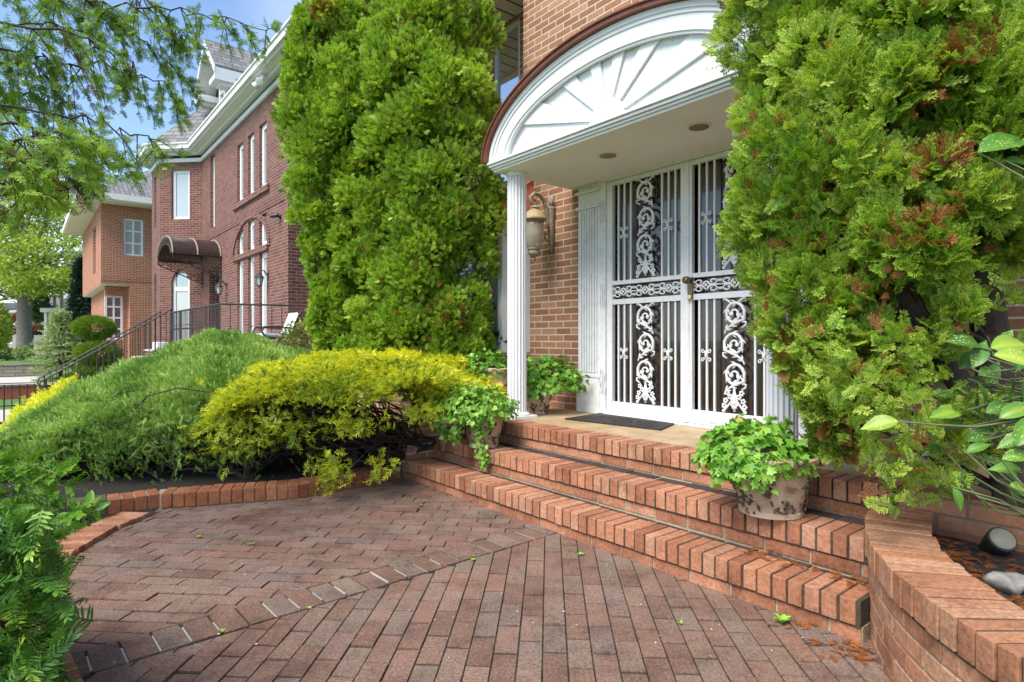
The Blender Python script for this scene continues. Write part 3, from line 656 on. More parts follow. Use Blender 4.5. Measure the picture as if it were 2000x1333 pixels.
mb = MB(); ring(mb, A_+.004, B_+.004, A_+.026, B_+.034, 3.045, 4.118, 48); ring(mb, A_+.0265, B_+.0345, A_+.036, B_+.046, 3.03, 3.075, 48); part(mb, 'copper_roof', M['copper'], pf)
for u in (-3.145, -2.335):
    mb = MB(); mb.lathe((u, 3.52, 2.577), [(.082, 0), (.082, .0055)], 24); cl = part(mb, 'recessed_light', M['trim'], pf); mb = MB(); mb.lathe((u, 3.52, 2.5735), [(.066, 0), (.066, .003)], 24); part(mb, 'amber_reflector', M['canlight'], cl)
for u in (-3.985, -1.655):
    mb = MB(); c = (u, 3.30)
    nf = 18; prof = []
    for i in range(nf*6):
        w = 2*math.pi*i/(nf*6); ph = (i % 6)/6; prof.append((.083-(.012 if 1 <= (i % 6) <= 4 else 0)-(.004 if (i % 6) in (2, 3) else 0), w))
    mb.extr([(c[0]+r*math.cos(w), c[1]+r*math.sin(w), .535) for r, w in prof], (0, 0, 2.03))
    col = part(mb, 'fluted_column', M['white'], house)
    mb = MB(); mb.box(u-.125, u+.125, 3.175, 3.425, .4745, .505); mb.lathe((c[0], c[1], .505), [(.112, 0), (.114, .012), (.100, .020), (.090, .030)], 28); part(mb, 'column_base', M['white'], col, bevel=.003)
    mb = MB(); mb.lathe((c[0], c[1], 2.545), [(.083, 0), (.093, .012), (.096, .0375)], 28); part(mb, 'column_cap', M['white'], col)
# ------------------------------------------------------------------ doormat, lantern
mb = MB(); mb.extr([(*Hi(.445, 5.07), .476), (*Hi(1.104, 4.453), .476), (*Hi(1.287, 4.763), .476), (*Hi(.80, 5.44), .476)], (0, 0, .012))
cm_ = Hi(.9, 4.93)
for (ox, oy, r, a, s) in ((-.18, .03, .10, 0, 1), (.02, -.05, .11, 2, -1), (.2, .03, .09, 1, 1), (-.02, .08, .08, 3, -1), (-.27, -.07, .06, 1, -1), (.28, -.05, .06, 4, 1)):
    mb.tube([(cm_[0]+ox*1.1+p[0]*1.3, cm_[1]+oy+p[1]*.8, .489) for p in spiral(0, 0, r, a, 1.2, s, .18, 16)], .004, 4)
solo(mb, 'doormat', M['mat'], 'black rubber doormat with raised scrolls at the white doors', 'doormat', (cm_[0], cm_[1], .476))
lx, ld = -4.40, 3.86
t_ = thing('wall_lantern', 'large weathered brass wall lantern with a glass bowl beside the white column', 'wall lantern', (lx, 4.11, 2.1))
mb = MB(); mb.tube([(lx, 4.10, 2.02), (lx, 4.09, 2.05), (lx, 4.085, 2.10), (lx, 4.085, 2.45), (lx, 4.085, 2.47)], [.008, .02, .026, .042, .05], 10)
for i in range(7):
    w = (i-3)*.35; mb.tube([(lx, 4.085, 2.47), (lx+math.sin(w)*.03, 4.08, 2.53), (lx+math.sin(w)*.045, 4.075, 2.56+.03*math.cos(w))], [.014, .012, .003], 6)
part(mb, 'back_plate', M['umber'], t_, smooth=True)
mb = MB(); q = [(4.07, 2.16), (4.03, 2.13), (4.0, 2.16), (4.01, 2.21), (4.04, 2.19)]; mb.tube([(lx, a, z) for a, z in q], .011, 7)
q = [(4.07, 2.20), (4.04, 2.32), (4.02, 2.43), (3.99, 2.52), (3.93, 2.575), (3.86, 2.575), (3.81, 2.53), (3.82, 2.48), (3.86, 2.465), (3.89, 2.49), (3.875, 2.52), (3.855, 2.51)]; mb.tube([(lx, a, z) for a, z in q], [.016, .018, .018, .019, .02, .02, .019, .018, .016, .014, .012, .01], 8)
part(mb, 'scroll_arm', M['umber'], t_, smooth=True)
mb = MB(); mb.lathe((lx, ld, 0), [(.012, 2.47), (.022, 2.455), (.05, 2.435), (.042, 2.42), (.048, 2.41)], 20); part(mb, 'collar', M['umber'], t_, smooth='auto')
mb = MB(); mb.lathe((lx, ld, 0), [(.048, 2.41), (.085, 2.385), (.108, 2.345), (.128, 2.325), (.128, 2.315), (.10, 2.305)], 24); part(mb, 'cap', M['lampcap'], t_, smooth='auto')
tg = NT('ribbed_lamp_glass'); gl = tg.b; tg.bs(Base_Color=(.46, .42, .35), Roughness=.12)
tr_ = tg.new('BsdfTransparent'); ms_ = tg.new('MixShader'); ms_.inputs[0].default_value = .42; tg.t.links.new(gl.outputs[0], ms_.inputs[1]); tg.t.links.new(tr_.outputs[0], ms_.inputs[2]); tg.t.links.new(ms_.outputs[0], tg.o.inputs['Surface'])
mb = MB(); mb.lathe((lx, ld, 0), [(.096, 2.305), (.090, 2.25), (.100, 2.18), (.096, 2.12), (.070, 2.06), (.058, 2.04)], 48, mod=lambda w, z: 1+.025*math.cos(16*w)); part(mb, 'glass_bowl', tg.mat, t_, smooth=True)
mb = MB(); mb.lathe((lx, ld, 0), [(.018, 2.05), (.018, 2.14), (.006, 2.15)], 10); mb.lathe((lx, ld, 0), [(.008, 2.15), (.016, 2.175), (.003, 2.22)], 10); part(mb, 'candle_bulb', M['lens'], t_)
mb = MB(); mb.lathe((lx, ld, 0), [(.060, 2.045), (.064, 2.03), (.052, 2.02), (.058, 2.0), (.058, 1.985), (.030, 1.965), (.012, 1.945), (.020, 1.93), (.012, 1.915), (.003, 1.895)], 20); part(mb, 'base_finial', M['umber'], t_, smooth='auto')
# ================================================================== FOLIAGE TOOLS
def nrm(a): return a/np.maximum(np.linalg.norm(a, axis=-1, keepdims=True), 1e-9)
class Q:                      # a small template of quads in its own plane: y is the twig, x its side
    def __init__(s): s.v = []; s.f = []; s.t = []
    def twig(s, p0, p1, w0, w1, t0, t1, bend=0.0):
        p0, p1 = np.array(p0, float), np.array(p1, float); d = p1-p0; n = np.array([d[1], -d[0], 0]); n /= max(np.linalg.norm(n), 1e-9); b = len(s.v)
        s.v += [p0-n*w0/2, p0+n*w0/2, p1+n*w1/2, p1-n*w1/2]; s.t += [t0, t0, t1, t1]; s.f.append((b, b+1, b+2, b+3))
    def done(s): return np.array(s.v), np.array(s.f), np.array(s.t)
def spray_t(nl, nsub, w, rng, spread=.5, droop=.12, ln=.45):
    q = Q(); zf = lambda y: -droop*y*y
    for i in range(3): q.twig((rng.normal(0, .01), i/3, zf(i/3)), (rng.normal(0, .01), (i+1)/3, zf((i+1)/3)), w*(1-.2*i), w*(.85-.2*i), .25*i, .25*(i+1))
    for i in range(nl):
        y = .08+.86*i/nl
        for sd in (-1, 1):
            y0 = y+rng.uniform(-.03, .03); L = ln*(1-.62*y)*rng.uniform(.75, 1.15); a = spread*rng.uniform(1.4, 1.9); dx, dy = math.sin(a), math.cos(a); e = (sd*dx*L, y0+dy*L, zf(y0)+rng.normal(0, .035))
            q.twig((0, y0, zf(y0)), e, w*.8, w*.75, .3*y, .65)
            for k in range(nsub):
                f = .35+.6*k/max(nsub, 1); p = (sd*dx*L*f, y0+dy*L*f, e[2]*f+zf(y0)*(1-f)); l2 = L*.42*(1.1-f*.4)
                for s2 in (-1, 1):
                    b = a+s2*.65; q.twig(p, (p[0]+sd*math.sin(b)*l2, p[1]+math.cos(b)*l2, p[2]+rng.normal(0, .03)), w*.75, w*.7, .6, 1.0)
    return q.done()
def needle_t(n, w, rng, ang=.5, ln=.34, three=True):
    q = Q(); q.twig((0, 0, 0), (0, .55, 0), w*1.2, w, 0, .4); q.twig((0, .5, 0), (0, 1, .02), w, w*.4, .4, 1)
    for i in range(n):
        y = .05+.88*i/n; sd = 1 if i % 2 else -1; a = ang*rng.uniform(.7, 1.3); L = ln*(1.05-.5*y)
        q.twig((0, y, 0), (sd*math.sin(a)*L, y+math.cos(a)*L, rng.uniform(-.14, .14) if three else 0), w, w*.45, .35*y, 1)
    return q.done()
def yew_t(n, rng):
    q = Q(); q.twig((0, 0, 0), (0, 1, 0), .03, .015, 0, .5)
    for i in range(n):
        y = .05+.92*i/n
        for sd in (-1, 1):
            L = .27*(1-.45*y*y)*rng.uniform(.85, 1.1); a = 1.15-.55*y+rng.normal(0, .1); z = rng.normal(.02, .05)
            m = (sd*math.sin(a)*L*.55, y+math.cos(a)*L*.55, z*.6); e = (sd*math.sin(a)*L, y+math.cos(a)*L, z)
            q.twig((0, y, 0), m, .03, .058, .1, .35+.3*y); q.twig(m, e, .058, .012, .35+.3*y, .45+.45*y)
    return q.done()
def leaf_t(w=.55, fold=.12):          # simple pointed leaf, four quads folded on the midrib
    v = [(0, 0, 0), (0, .35, -.02), (0, .7, -.03), (0, 1, -.08)]; L = [(-w*.3, .12, fold*.6), (-w*.5, .42, fold), (-w*.36, .74, fold*.7)]; R = [(-x, y, z) for x, y, z in L]
    V = v+L+R; F = [(0, 1, 5, 4), (1, 2, 6, 5), (2, 3, 3, 6), (0, 7, 8, 1), (1, 8, 9, 2), (2, 9, 3, 3)]
    F = [(0, 1, 5, 4), (1, 2, 6, 5), (0, 7, 8, 1), (1, 8, 9, 2), (2, 3, 6, 6), (2, 9, 3, 3)]
    V += [(0, .86, -.05)]; F[4] = (2, 10, 6, 6); 
    V2 = v[:3]+[(0, 1, -.08)]+L+R+[(-w*.16, .88, -.02), (w*.16, .88, -.02)]
    F = [(0, 1, 5, 4), (1, 2, 6, 5), (2, 3, 10, 6), (0, 7, 8, 1), (1, 8, 9, 2), (2, 9, 11, 3)]
    return np.array(V2), np.array(F), np.array([.2, .4, .6, 1, .5, .6, .8, .5, .6, .8, .9, .9])
def ivy_t():
    h = [(0, 0, 0), (-.26, -.10, .0), (-.52, .10, .04), (-.34, .26, .03), (-.50, .56, .05), (-.20, .58, .03), (0, 1.02, -.05), (.20, .58, .03), (.50, .56, .05), (.34, .26, .03), (.52, .10, .04), (.26, -.10, 0), (0, .36, -.04)]
    F = [(12, 0, 1, 2), (12, 2, 3, 4), (12, 4, 5, 6), (12, 6, 7, 8), (12, 8, 9, 10), (12, 10, 11, 0)]
    return np.array(h), np.array(F), np.array([.5, .6, .7, .6, .7, .6, .8, .6, .7, .6, .7, .6, .3])
def scatter(tmpls, pos, axis, size, rng, inst, tipgain=.4, normal=None, cap=.89):
    pos = np.asarray(pos, float); n = len(pos); axis = nrm(np.asarray(axis, float)); size = np.broadcast_to(np.asarray(size, float), (n,)); inst = np.broadcast_to(np.asarray(inst, float), (n,))
    if normal is None: normal = rng.normal(size=(n, 3))
    normal = np.asarray(normal, float); normal = nrm(normal-(normal*axis).sum(1, keepdims=True)*axis); side = np.cross(axis, normal)
    which = rng.integers(0, len(tmpls), n); Vs, Fs, Ts = [], [], []; off = 0
    for k, (tv, tf, tt) in enumerate(tmpls):
        m = np.where(which == k)[0]
        if not len(m): continue
        V = pos[m][:, None]+size[m][:, None, None]*(tv[None, :, 0:1]*side[m][:, None]+tv[None, :, 1:2]*axis[m][:, None]+tv[None, :, 2:3]*normal[m][:, None])
        T = np.where(inst[m][:, None] > .895, inst[m][:, None]+0*tt[None], np.clip(inst[m][:, None]+tipgain*(tt[None]-.5), 0, cap))
        F = tf[None]+(np.arange(len(m))*len(tv))[:, None, None]+off
        Vs.append(V.reshape(-1, 3)); Fs.append(F.reshape(-1, tf.shape[1])); Ts.append(T.ravel()); off += len(m)*len(tv)
    return np.concatenate(Vs), np.concatenate(Fs), np.concatenate(Ts)
def merge(*a):
    V, F, T = [], [], []; o = 0
    for v, f, t in a: V.append(v); F.append(f+o); T.append(t); o += len(v)
    return np.concatenate(V), np.concatenate(F), np.concatenate(T)
UP = np.array([0, 0, 1.0])
def clump_points(C, R, O, per, rng, up=.5, spread=.75, rmin=.45):     # points and twig directions over clumps with outward directions
    K = len(C); idx = np.repeat(np.arange(K), per); n = len(idx)
    d = nrm(O[idx]*.75+UP*up*rng.uniform(0, 1, (n, 1))+rng.normal(size=(n, 3))*spread)
    pos = C[idx]+d*(R[idx]*rng.uniform(rmin, 1.0, n))[:, None]
    return pos, d, idx
def column(cx, cy, z0, z1, rf, K, rng, cr=(.13, .26), fill=.25, lean=(0, 0)):
    z = rng.uniform(z0, z1, K); th = rng.uniform(0, 2*math.pi, K); rad = np.array([rf(a) for a in z])
    f = np.where(rng.uniform(size=K) < fill, rng.uniform(.15, .6, K), rng.uniform(.72, 1.0, K)); r = rng.uniform(*cr, K)*np.clip(rad/.5, .5, 1.2)
    rr = np.maximum(rad*f-r*.55, 0); C = np.stack([cx+lean[0]*(z-z0)+rr*np.cos(th), cy+lean[1]*(z-z0)+rr*np.sin(th), z], 1)
    return C, r, np.stack([np.cos(th), np.sin(th), np.full(K, .15)], 1)
def interp(pts):
    a = np.array(pts, float); return lambda z: float(np.interp(z, a[:, 0], a[:, 1]))
def branchy(mb, p0, p1, r0, r1, rng, seg=6, wob=.06, n=6):
    p0, p1 = np.array(p0, float), np.array(p1, float); L = np.linalg.norm(p1-p0); pts = []; w = np.zeros(3)
    for i in range(seg+1):
        f = i/seg; pts.append(p0+(p1-p0)*f+w*math.sin(f*math.pi)); w = w+rng.normal(size=3)*wob*L*.4
    mb.tube([tuple(p) for p in pts], [r0+(r1-r0)*i/seg for i in range(seg+1)], n); return pts
# ================================================================== THE TWO ARBORVITAE TREES LEFT OF THE PORTICO
rg = np.random.default_rng(3)
TF = [spray_t(4, 0, .150, rg, .5, .2, .5) for _ in range(5)]
def arbor(name, label, base, cols, per, size, tm, mat, trunks, dead=.012, up=.55, rng=rg, extra=None):
    t = thing(name, label, 'tree', base, 'W')
    Cs = [column(*c[0], rng=rng, **c[1]) for c in cols]; C = np.concatenate([a[0] for a in Cs]); R = np.concatenate([a[1] for a in Cs]); O = np.concatenate([a[2] for a in Cs])
    pos, d, idx = clump_points(C, R, O, per, rng, up, .6, .62)
    if extra is not None: pos = np.concatenate([pos, extra[0]]); d = np.concatenate([d, extra[1]]); idx = np.concatenate([idx, rng.integers(0, len(C), len(extra[0]))])
    n = len(pos); ax = nrm(d*.8+UP*.45+rng.normal(size=(n, 3))*.35)
    inst = np.clip(.53+rng.normal(0, .10, len(C))[idx]+rng.normal(0, .12, n), .05, .8)
    dd = (rng.uniform(size=n) < dead) | (rng.uniform(size=len(C)) < dead*1.5)[idx]*(rng.uniform(size=n) < .5); inst = np.where(dd, rng.uniform(.91, 1, n), inst)
    V, F, T = scatter(tm, pos, ax, rng.uniform(.7, 1.25, n)*size, rng, inst, .62)
    fmesh('crown', V, F, T, mat, t, base)
    mb = MB()
    for pts, rr in trunks: mb.tube(pts, rr, 9)
    for i in rng.choice(len(C), min(len(C), 90), replace=False):
        c = C[i]; tr = trunks[int(rng.integers(len(trunks)))][0]; j = int(np.clip(np.argmin([abs(p[2]-(c[2]-.35)) for p in tr]), 0, len(tr)-1)); branchy(mb, tr[j], tuple(c), .016, .004, rng, 4, .08, 5)
    part(mb, 'trunk', M['bark'], t); return t
rA = interp([(.2, .14), (1.0, .20), (1.8, .31), (2.6, .48), (3.6, .63), (4.2, .52), (4.75, .30), (4.98, .08)])
rB = interp([(.2, .38), (1.0, .52), (1.8, .60), (2.7, .70), (3.6, .72), (4.4, .55), (5.0, .32), (5.4, .06)])
def tri(x, y, h): return [(x, y, -.1), (x+.03, y-.02, h*.3), (x-.02, y+.02, h*.6), (x, y, h)]
arbor('arborvitae', 'tall arborvitae next to the neighbour\'s maroon wall, its top just inside the sky', (-2.0, 6.5, -.05),
      [((-1.90, 6.5, .55, 4.95, rA, 270), dict(fill=.32)), ((-1.42, 6.25, .6, 4.35, interp([(.5, .42), (3.5, .48), (4.35, .2)]), 150), dict(fill=.2))], 200, .062, TF, M['arbor'], [(tri(-2.0, 6.5, 4.7), [.07, .06, .04, .01]), (tri(-1.75, 6.55, 4.0), [.05, .04, .03, .01])])
arbor('arborvitae', 'tall arborvitae next to the portico\'s column, in front of the copper roofed bay window', (-.80, 6.1, -.05),
      [((-.80, 6.1, .55, 5.35, rB, 370), dict(fill=.25)), ((-.50, 5.9, .45, 1.3, interp([(.4, .3), (1.3, .25)]), 34), {})], 200, .062, TF, M['arbor'], [(tri(-.8, 6.1, 5.1), [.08, .06, .04, .01]), (tri(-.6, 6.2, 4.2), [.05, .04, .03, .01]), (tri(-1.0, 6.15, 4.4), [.05, .04, .03, .01])])
# ================================================================== THE LARGE ARBORVITAE AT THE RIGHT, IN THE PLANTER
TN = [spray_t(5, 2, .058, rg) for _ in range(5)]
r1 = interp([(.62, .04), (.8, .12), (1.0, .20), (1.25, .32), (1.6, .45), (2.0, .48), (2.2, .45), (3.2, .48), (4.2, .15)])
r2 = interp([(1.5, .14), (1.8, .34), (2.2, .55), (3.2, .55), (4.4, .1)])
hp, hd = [], []
for i in range(900):          # low sparse sprays hanging out over the wall cap
    x, y = rg.uniform(1560, 1960), rg.uniform(640, 1000)
    if y > 1005-.55*abs(x-1740) and y > 880: continue
    if x > 1840 and y < 760: continue
    if y > 700+ (x-1560)*1.6: continue
    p = P(x, y, rg.uniform(2.05, 2.55)); hp.append(p); hd.append((rg.normal(-.15, .4), -.6+rg.normal(0, .3), rg.normal(-.25, .3)))
for i in range(120):
    p = P(rg.uniform(1800, 2000), rg.uniform(430, 700), rg.uniform(2.2, 2.5)); 
    if rg.uniform() < .55: hp.append(p); hd.append((rg.normal(-.3, .5), -.5, rg.normal(0, .3)))
stemA = [(2.10, 2.45, .2), (2.06, 2.47, .6), (2.0, 2.5, 1.1), (1.93, 2.5, 1.6), (1.88, 2.5, 2.3), (1.85, 2.5, 3.8)]
stemB = [(2.08, 2.47, .5), (1.92, 2.45, .82), (1.74, 2.46, 1.12), (1.58, 2.5, 1.45), (1.48, 2.6, 2.0), (1.44, 2.7, 3.6)]
stemC = [(1.92, 2.45, .82), (1.70, 2.42, .95), (1.52, 2.5, 1.2), (1.40, 2.6, 1.6)]
arbor('arborvitae', 'wide near arborvitae with bare leaning black stems in the curved planter', (2.08, 2.47, .3),
      [((1.50, 2.75, .66, 4.1, r1, 290), dict(cr=(.11, .22), fill=.38)), ((1.98, 2.55, 1.5, 4.3, r2, 340), dict(cr=(.11, .22), fill=.32)), ((1.64, 2.42, 1.0, 3.2, interp([(1.0, .12), (1.4, .26), (3.2, .28)]), 80), dict(cr=(.1, .2)))], 90, .078, TN, M['arborn'],
      [(stemA, [.085, .08, .07, .055, .04, .01]), (stemB, [.06, .05, .045, .035, .03, .01]), (stemC, [.03, .028, .022, .01])], dead=.045, up=.35, extra=(np.array(hp), nrm(np.array(hd))))
# ================================================================== JUNIPERS
TJ = [needle_t(11, .058, rg, .5, .30) for _ in range(4)]; TY = [needle_t(11, .075, rg, .75, .34) for _ in range(4)]
def bank(ridge, front, rng, n, size, tm, mat, up=.7, lump=.10, tint=(.45, .16), tip=.5, back=1.3, under=.25, inner=2):
    R = np.array([P(x, y, Y) for x, y, Y in ridge]); Fr = np.array([P(x, y, Y) for x, y, Y in front]); k = np.arange(len(R))/(len(R)-1)
    out = []
    def surf(s, t):
        r = np.stack([np.interp(s, k, R[:, j]) for j in range(3)], -1); f = np.stack([np.interp(s, k, Fr[:, j]) for j in range(3)], -1)
        tt = np.clip(t, 0, 1); p = r+(f-r)*tt[..., None]; p[..., 2] = f[..., 2]+(r[..., 2]-f[..., 2])*np.cos(tt*math.pi/2)**.75
        b = np.clip(-t, 0, 1); p[..., 1] += b*back; p[..., 2] -= (1-np.sqrt(np.maximum(1-b*b, 0)))*(r[..., 2]+.1)*.8
        und = np.clip(t-1, 0, 1); p[..., 1] += und*1.2; p[..., 2] -= und*.10
        ph = p*np.array([2.1, 2.1, 2.6]); p[..., 2] += lump*(np.sin(ph[..., 0]*2.3+1)*np.cos(ph[..., 1]*2.9)+.6*np.sin(ph[..., 0]*5.1+ph[..., 1]*4.3))
        return p
    s = rng.uniform(0, 1, n); t = rng.uniform(-.85, 1+under, n); p = surf(s, t); e = .02
    ds = surf(s+e, t)-surf(s-e, t); dt = surf(s, t+e)-surf(s, t-e); nn = nrm(np.cross(ds, dt)); nn *= np.sign(nn[:, 2:3]+.3)
    g = np.sin(p[:, 0]*8.3+1.7*np.sin(p[:, 1]*6.1))*np.sin(p[:, 1]*7.7+p[:, 2]*9.5+1.3*np.sin(p[:, 0]*5.2)); dep = rng.exponential(.05*inner, n)+np.where(g > .45, .10, 0); p = p-nn*dep[:, None]
    ax = nrm(nn*.55+UP*up*.6+np.array([0, -.35, 0])*np.clip(t, 0, 1)[:, None]+rng.normal(size=(n, 3))*.42)
    inst = np.clip(rng.normal(*tint, n)+.12*np.sin(p[:, 0]*7+3*p[:, 1])+.12*np.sin(p[:, 0]*2.3-p[:, 1]*1.9), .03, .95)
    return scatter(tm, p, ax, rng.uniform(.7, 1.3, n)*size, rng, inst, tip, cap=1.0), p, surf
def gnarl(mb, bases, targets, rng, k, r0=.035):
    for b in bases:
        b = np.array(b); mids = []
        for i in range(5):
            e = b+np.array([rng.normal(0, .38), rng.normal(.15, .3), rng.uniform(.16, .34)]); e[1] = b[1]+abs(e[1]-b[1]); mids += branchy(mb, b, e, r0*rng.uniform(.6, 1), .012, rng, 5, .1, 6)[2:]
        mb.tube([tuple(b-np.array([0, 0, .15])), tuple(b+np.array([.02, .0, .12])), tuple(b+np.array([-.02, .05, .35]))], [r0*1.9, r0*1.5, r0*.8], 8)
        dd_ = np.linalg.norm(targets-b-np.array([0, 0, .3]), axis=1); ok_ = np.where((dd_ < .85) & (targets[:, 2] < .75))[0]; near = targets[rng.choice(ok_, min(k, len(ok_)), replace=False)] if len(ok_) else []
        for e in near:
            m = mids[int(rng.integers(len(mids)))]; branchy(mb, m, e, .010, .003, rng, 4, .12, 4)
t_ = thing('spreading_juniper', 'broad blue-green spreading juniper below the neighbour\'s terrace railing', 'shrub', (-3.6, 5.6, 0), 'W')
ridge = [(-330, 960, 6.0), (-120, 895, 6.1), (0, 850, 6.3), (130, 762, 6.6), (250, 712, 7.0), (400, 656, 7.2), (480, 657, 7.2), (570, 692, 7.0), (660, 715, 6.7)]
front = [(-330, 960, 5.0), (-120, 905, 4.7), (0, 850, 4.55), (130, 838, 4.5), (250, 830, 4.5), (400, 815, 4.55), (480, 815, 4.7), (570, 805, 4.9), (660, 795, 5.0)]
(V, F, T), pj, _ = bank(ridge, front, rg, 120000, .062, TJ, M['juniper'], lump=.035, under=.12, tint=(.58, .14))
hang = np.array([P(rg.uniform(0, 480), 846+abs(rg.normal(0, 32)), rg.uniform(4.45, 5.1)) for _ in range(900)])
v2 = scatter(TJ, hang, nrm(np.array([0, -.5, .1])+rg.normal(size=(900, 3))*.5), rg.uniform(.05, .10, 900), rg, rg.normal(.35, .15, 900).clip(.03, .9), .5)
fmesh('foliage', *merge((V, F, T), v2), M['juniper'], t_, (-3.6, 5.6, 0))
mb = MB(); gnarl(mb, [G(480, 935, .05), G(415, 925, .05), G(310, 930, .05), G(200, 935, .05), G(90, 930, .05), (-3.3, 5.2, .05), (-2.6, 5.6, .05)], pj[(pj[:, 1] < 6.4)], rg, 130, .022); part(mb, 'branches', M['bark'], t_)
t_ = thing('golden_juniper', 'golden yellow juniper with bare twisting branches beside the step pot', 'shrub', (-1.6, 5.0, 0), 'W')
ridge = [(450, 800, 5.1), (475, 752, 5.4), (510, 718, 5.6), (600, 708, 5.7), (700, 690, 5.75), (800, 690, 5.75), (880, 702, 5.7), (945, 745, 5.5)]
front = [(455, 790, 4.6), (490, 772, 4.45), (540, 762, 4.4), (610, 764, 4.35), (690, 760, 4.4), (770, 752, 4.5), (830, 750, 4.7), (900, 750, 4.9)]
def plates(ridge, front, rng, K, per, size, tm, rad=(.16, .34)):      # flat tiers of sprays that lie one over the other down the bush
    _, _, surf = bank(ridge, front, rng, 50, .1, tm, None, lump=.03, back=.6)
    k = K; s = rng.uniform(0, 1, k); t = rng.uniform(-.5, 1.02, k); c = surf(s, t); e = .03; ds = surf(s+e, t)-surf(s-e, t); dt = surf(s, t+e)-surf(s, t-e); nn = nrm(np.cross(ds, dt)); nn *= np.sign(nn[:, 2:3]+.3)
    nn = nrm(nn*.55+UP*.75); R = rng.uniform(*rad, k); idx = np.repeat(np.arange(k), per); n = len(idx)
    out = nrm(np.stack([rng.normal(0, .75, n), -np.abs(rng.normal(.55, .6, n)), rng.normal(0, .2, n)], 1)); out = nrm(out-(out*nn[idx]).sum(1, keepdims=True)*nn[idx])
    f = rng.uniform(0, 1, n)**.6; p = c[idx]+out*(R[idx]*f)[:, None]+nn[idx]*(rng.normal(.0, .018, n)-.10*f*f*R[idx]/.3)[:, None]
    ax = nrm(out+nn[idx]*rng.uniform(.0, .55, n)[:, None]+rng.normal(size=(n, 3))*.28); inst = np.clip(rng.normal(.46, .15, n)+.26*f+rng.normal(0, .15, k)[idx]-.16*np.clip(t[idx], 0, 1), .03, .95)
    return scatter(tm, p, ax, rng.uniform(.7, 1.3, n)*size, rng, inst, .55, normal=nn[idx]+rng.normal(size=(n, 3))*.45, cap=1.0), p
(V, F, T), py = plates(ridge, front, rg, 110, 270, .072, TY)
hp = []
for (x, y, Y, n, sx, sy) in ((645, 918, 4.25, 110, 30, 30), (745, 910, 4.35, 45, 25, 22), (480, 850, 4.3, 60, 70, 20), (570, 840, 4.4, 50, 60, 20), (830, 800, 4.5, 80, 36, 18), (700, 830, 4.3, 60, 60, 18), (500, 870, 4.35, 22, 40, 14), (600, 820, 4.4, 120, 150, 26), (450, 830, 4.45, 70, 34, 24), (430, 880, 4.4, 25, 30, 16)):
    hp += [P(rg.normal(x, sx*.6), rg.normal(y, sy*.6), Y+rg.normal(0, .12)) for _ in range(n)]
hp = np.array(hp); n = len(hp)
v2 = scatter(TY, hp, nrm(np.array([0, -.5, .0])+rg.normal(size=(n, 3))*.55), rg.uniform(.06, .11, n), rg, rg.normal(.38, .12, n).clip(.03, .8), .5, cap=.75)
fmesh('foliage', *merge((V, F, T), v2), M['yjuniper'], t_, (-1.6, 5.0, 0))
mb = MB(); gnarl(mb, [G(480, 930, .05), G(690, 925, .05), (-1.35, 5.2, .05), (-1.9, 5.3, .05)], np.concatenate([py[py[:, 1] < 5.5], hp]), rg, 130, .022)
part(mb, 'branches', M['bark'], t_)
# low golden edging juniper beyond the green one
t_ = thing('golden_juniper', 'narrow strip of golden juniper along the far edge of the green juniper', 'shrub', (-5.3, 6.6, 0), 'W')
ridge = [(-60, 895, 6.5), (0, 845, 6.6), (50, 800, 6.8), (100, 770, 7.0), (140, 752, 7.0)]; front = [(-60, 915, 6.0), (0, 868, 6.1), (50, 822, 6.3), (100, 790, 6.5), (140, 770, 6.6)]
(V, F, T), p_, _ = bank(ridge, front, rg, 1700, .12, TY, M['yjuniper'], lump=.02, tint=(.7, .18), tip=.7, back=.2, under=0)
fmesh('foliage', V, F, T, M['yjuniper'], t_, (-5.3, 6.6, 0)); mb = MB()
for i in range(30): branchy(mb, (p_[i*50][0], p_[i*50][1], -.1), p_[i*50], .012, .004, rg, 3, .1, 4)
part(mb, 'branches', M['twig'], t_)
# ================================================================== NEAR YEW AND BRIGHT FROND, LOWER LEFT
TW = [yew_t(11, rg) for _ in range(4)]
t_ = thing('yew_shrub', 'dark green yew shrub with pale new tips at the near left edge', 'shrub', (-1.75, 1.75, 0), 'W')
pp, aa = [], []
edge = [(1000, 40), (1060, 95), (1120, 120), (1180, 135), (1240, 130), (1300, 105), (1400, 120), (1600, 60)]
for i in range(1500):
    y = rg.uniform(1000, 1560); xe = np.interp(y, [e[0] for e in edge], [e[1] for e in edge]); x = xe-rg.exponential(70) if rg.uniform() < .5 else rg.uniform(-420, xe)
    Y = rg.uniform(1.45, 2.15); p = P(x, y, Y)
    if p[2] < .02: continue
    pp.append(p); aa.append((rg.normal(.42, .45), rg.normal(-.25, .5), rg.normal(.35, .4)))
pp, aa = np.array(pp), nrm(np.array(aa)); n = len(pp); inst = rg.normal(.42, .14, n).clip(.03, .7); inst = np.where(rg.uniform(size=n) < .16, .82, inst)
V, F, T = scatter(TW, pp-aa*.08, aa, rg.uniform(.08, .14, n), rg, inst, .55, normal=UP+rg.normal(size=(n, 3))*.5, cap=1.0)
fmesh('foliage', V, F, T, M['yew'], t_, (-1.75, 1.75, 0)); mb = MB(); 
for i in range(0, n, 9): branchy(mb, (-1.75+rg.normal(0, .15), 1.8+rg.normal(0, .1), .05), pp[i]-aa[i]*.06, .012, .003, rg, 4, .1, 5)
part(mb, 'branches', M['bark'], t_)
t_ = thing('feathery_conifer', 'bright green feathery conifer fronds arching over the yew', 'shrub', (-2.0, 1.75, 0), 'W'); mb = MB(); L = []
TFr = [spray_t(7, 1, .045, rg, .35, .25, .34) for _ in range(3)]
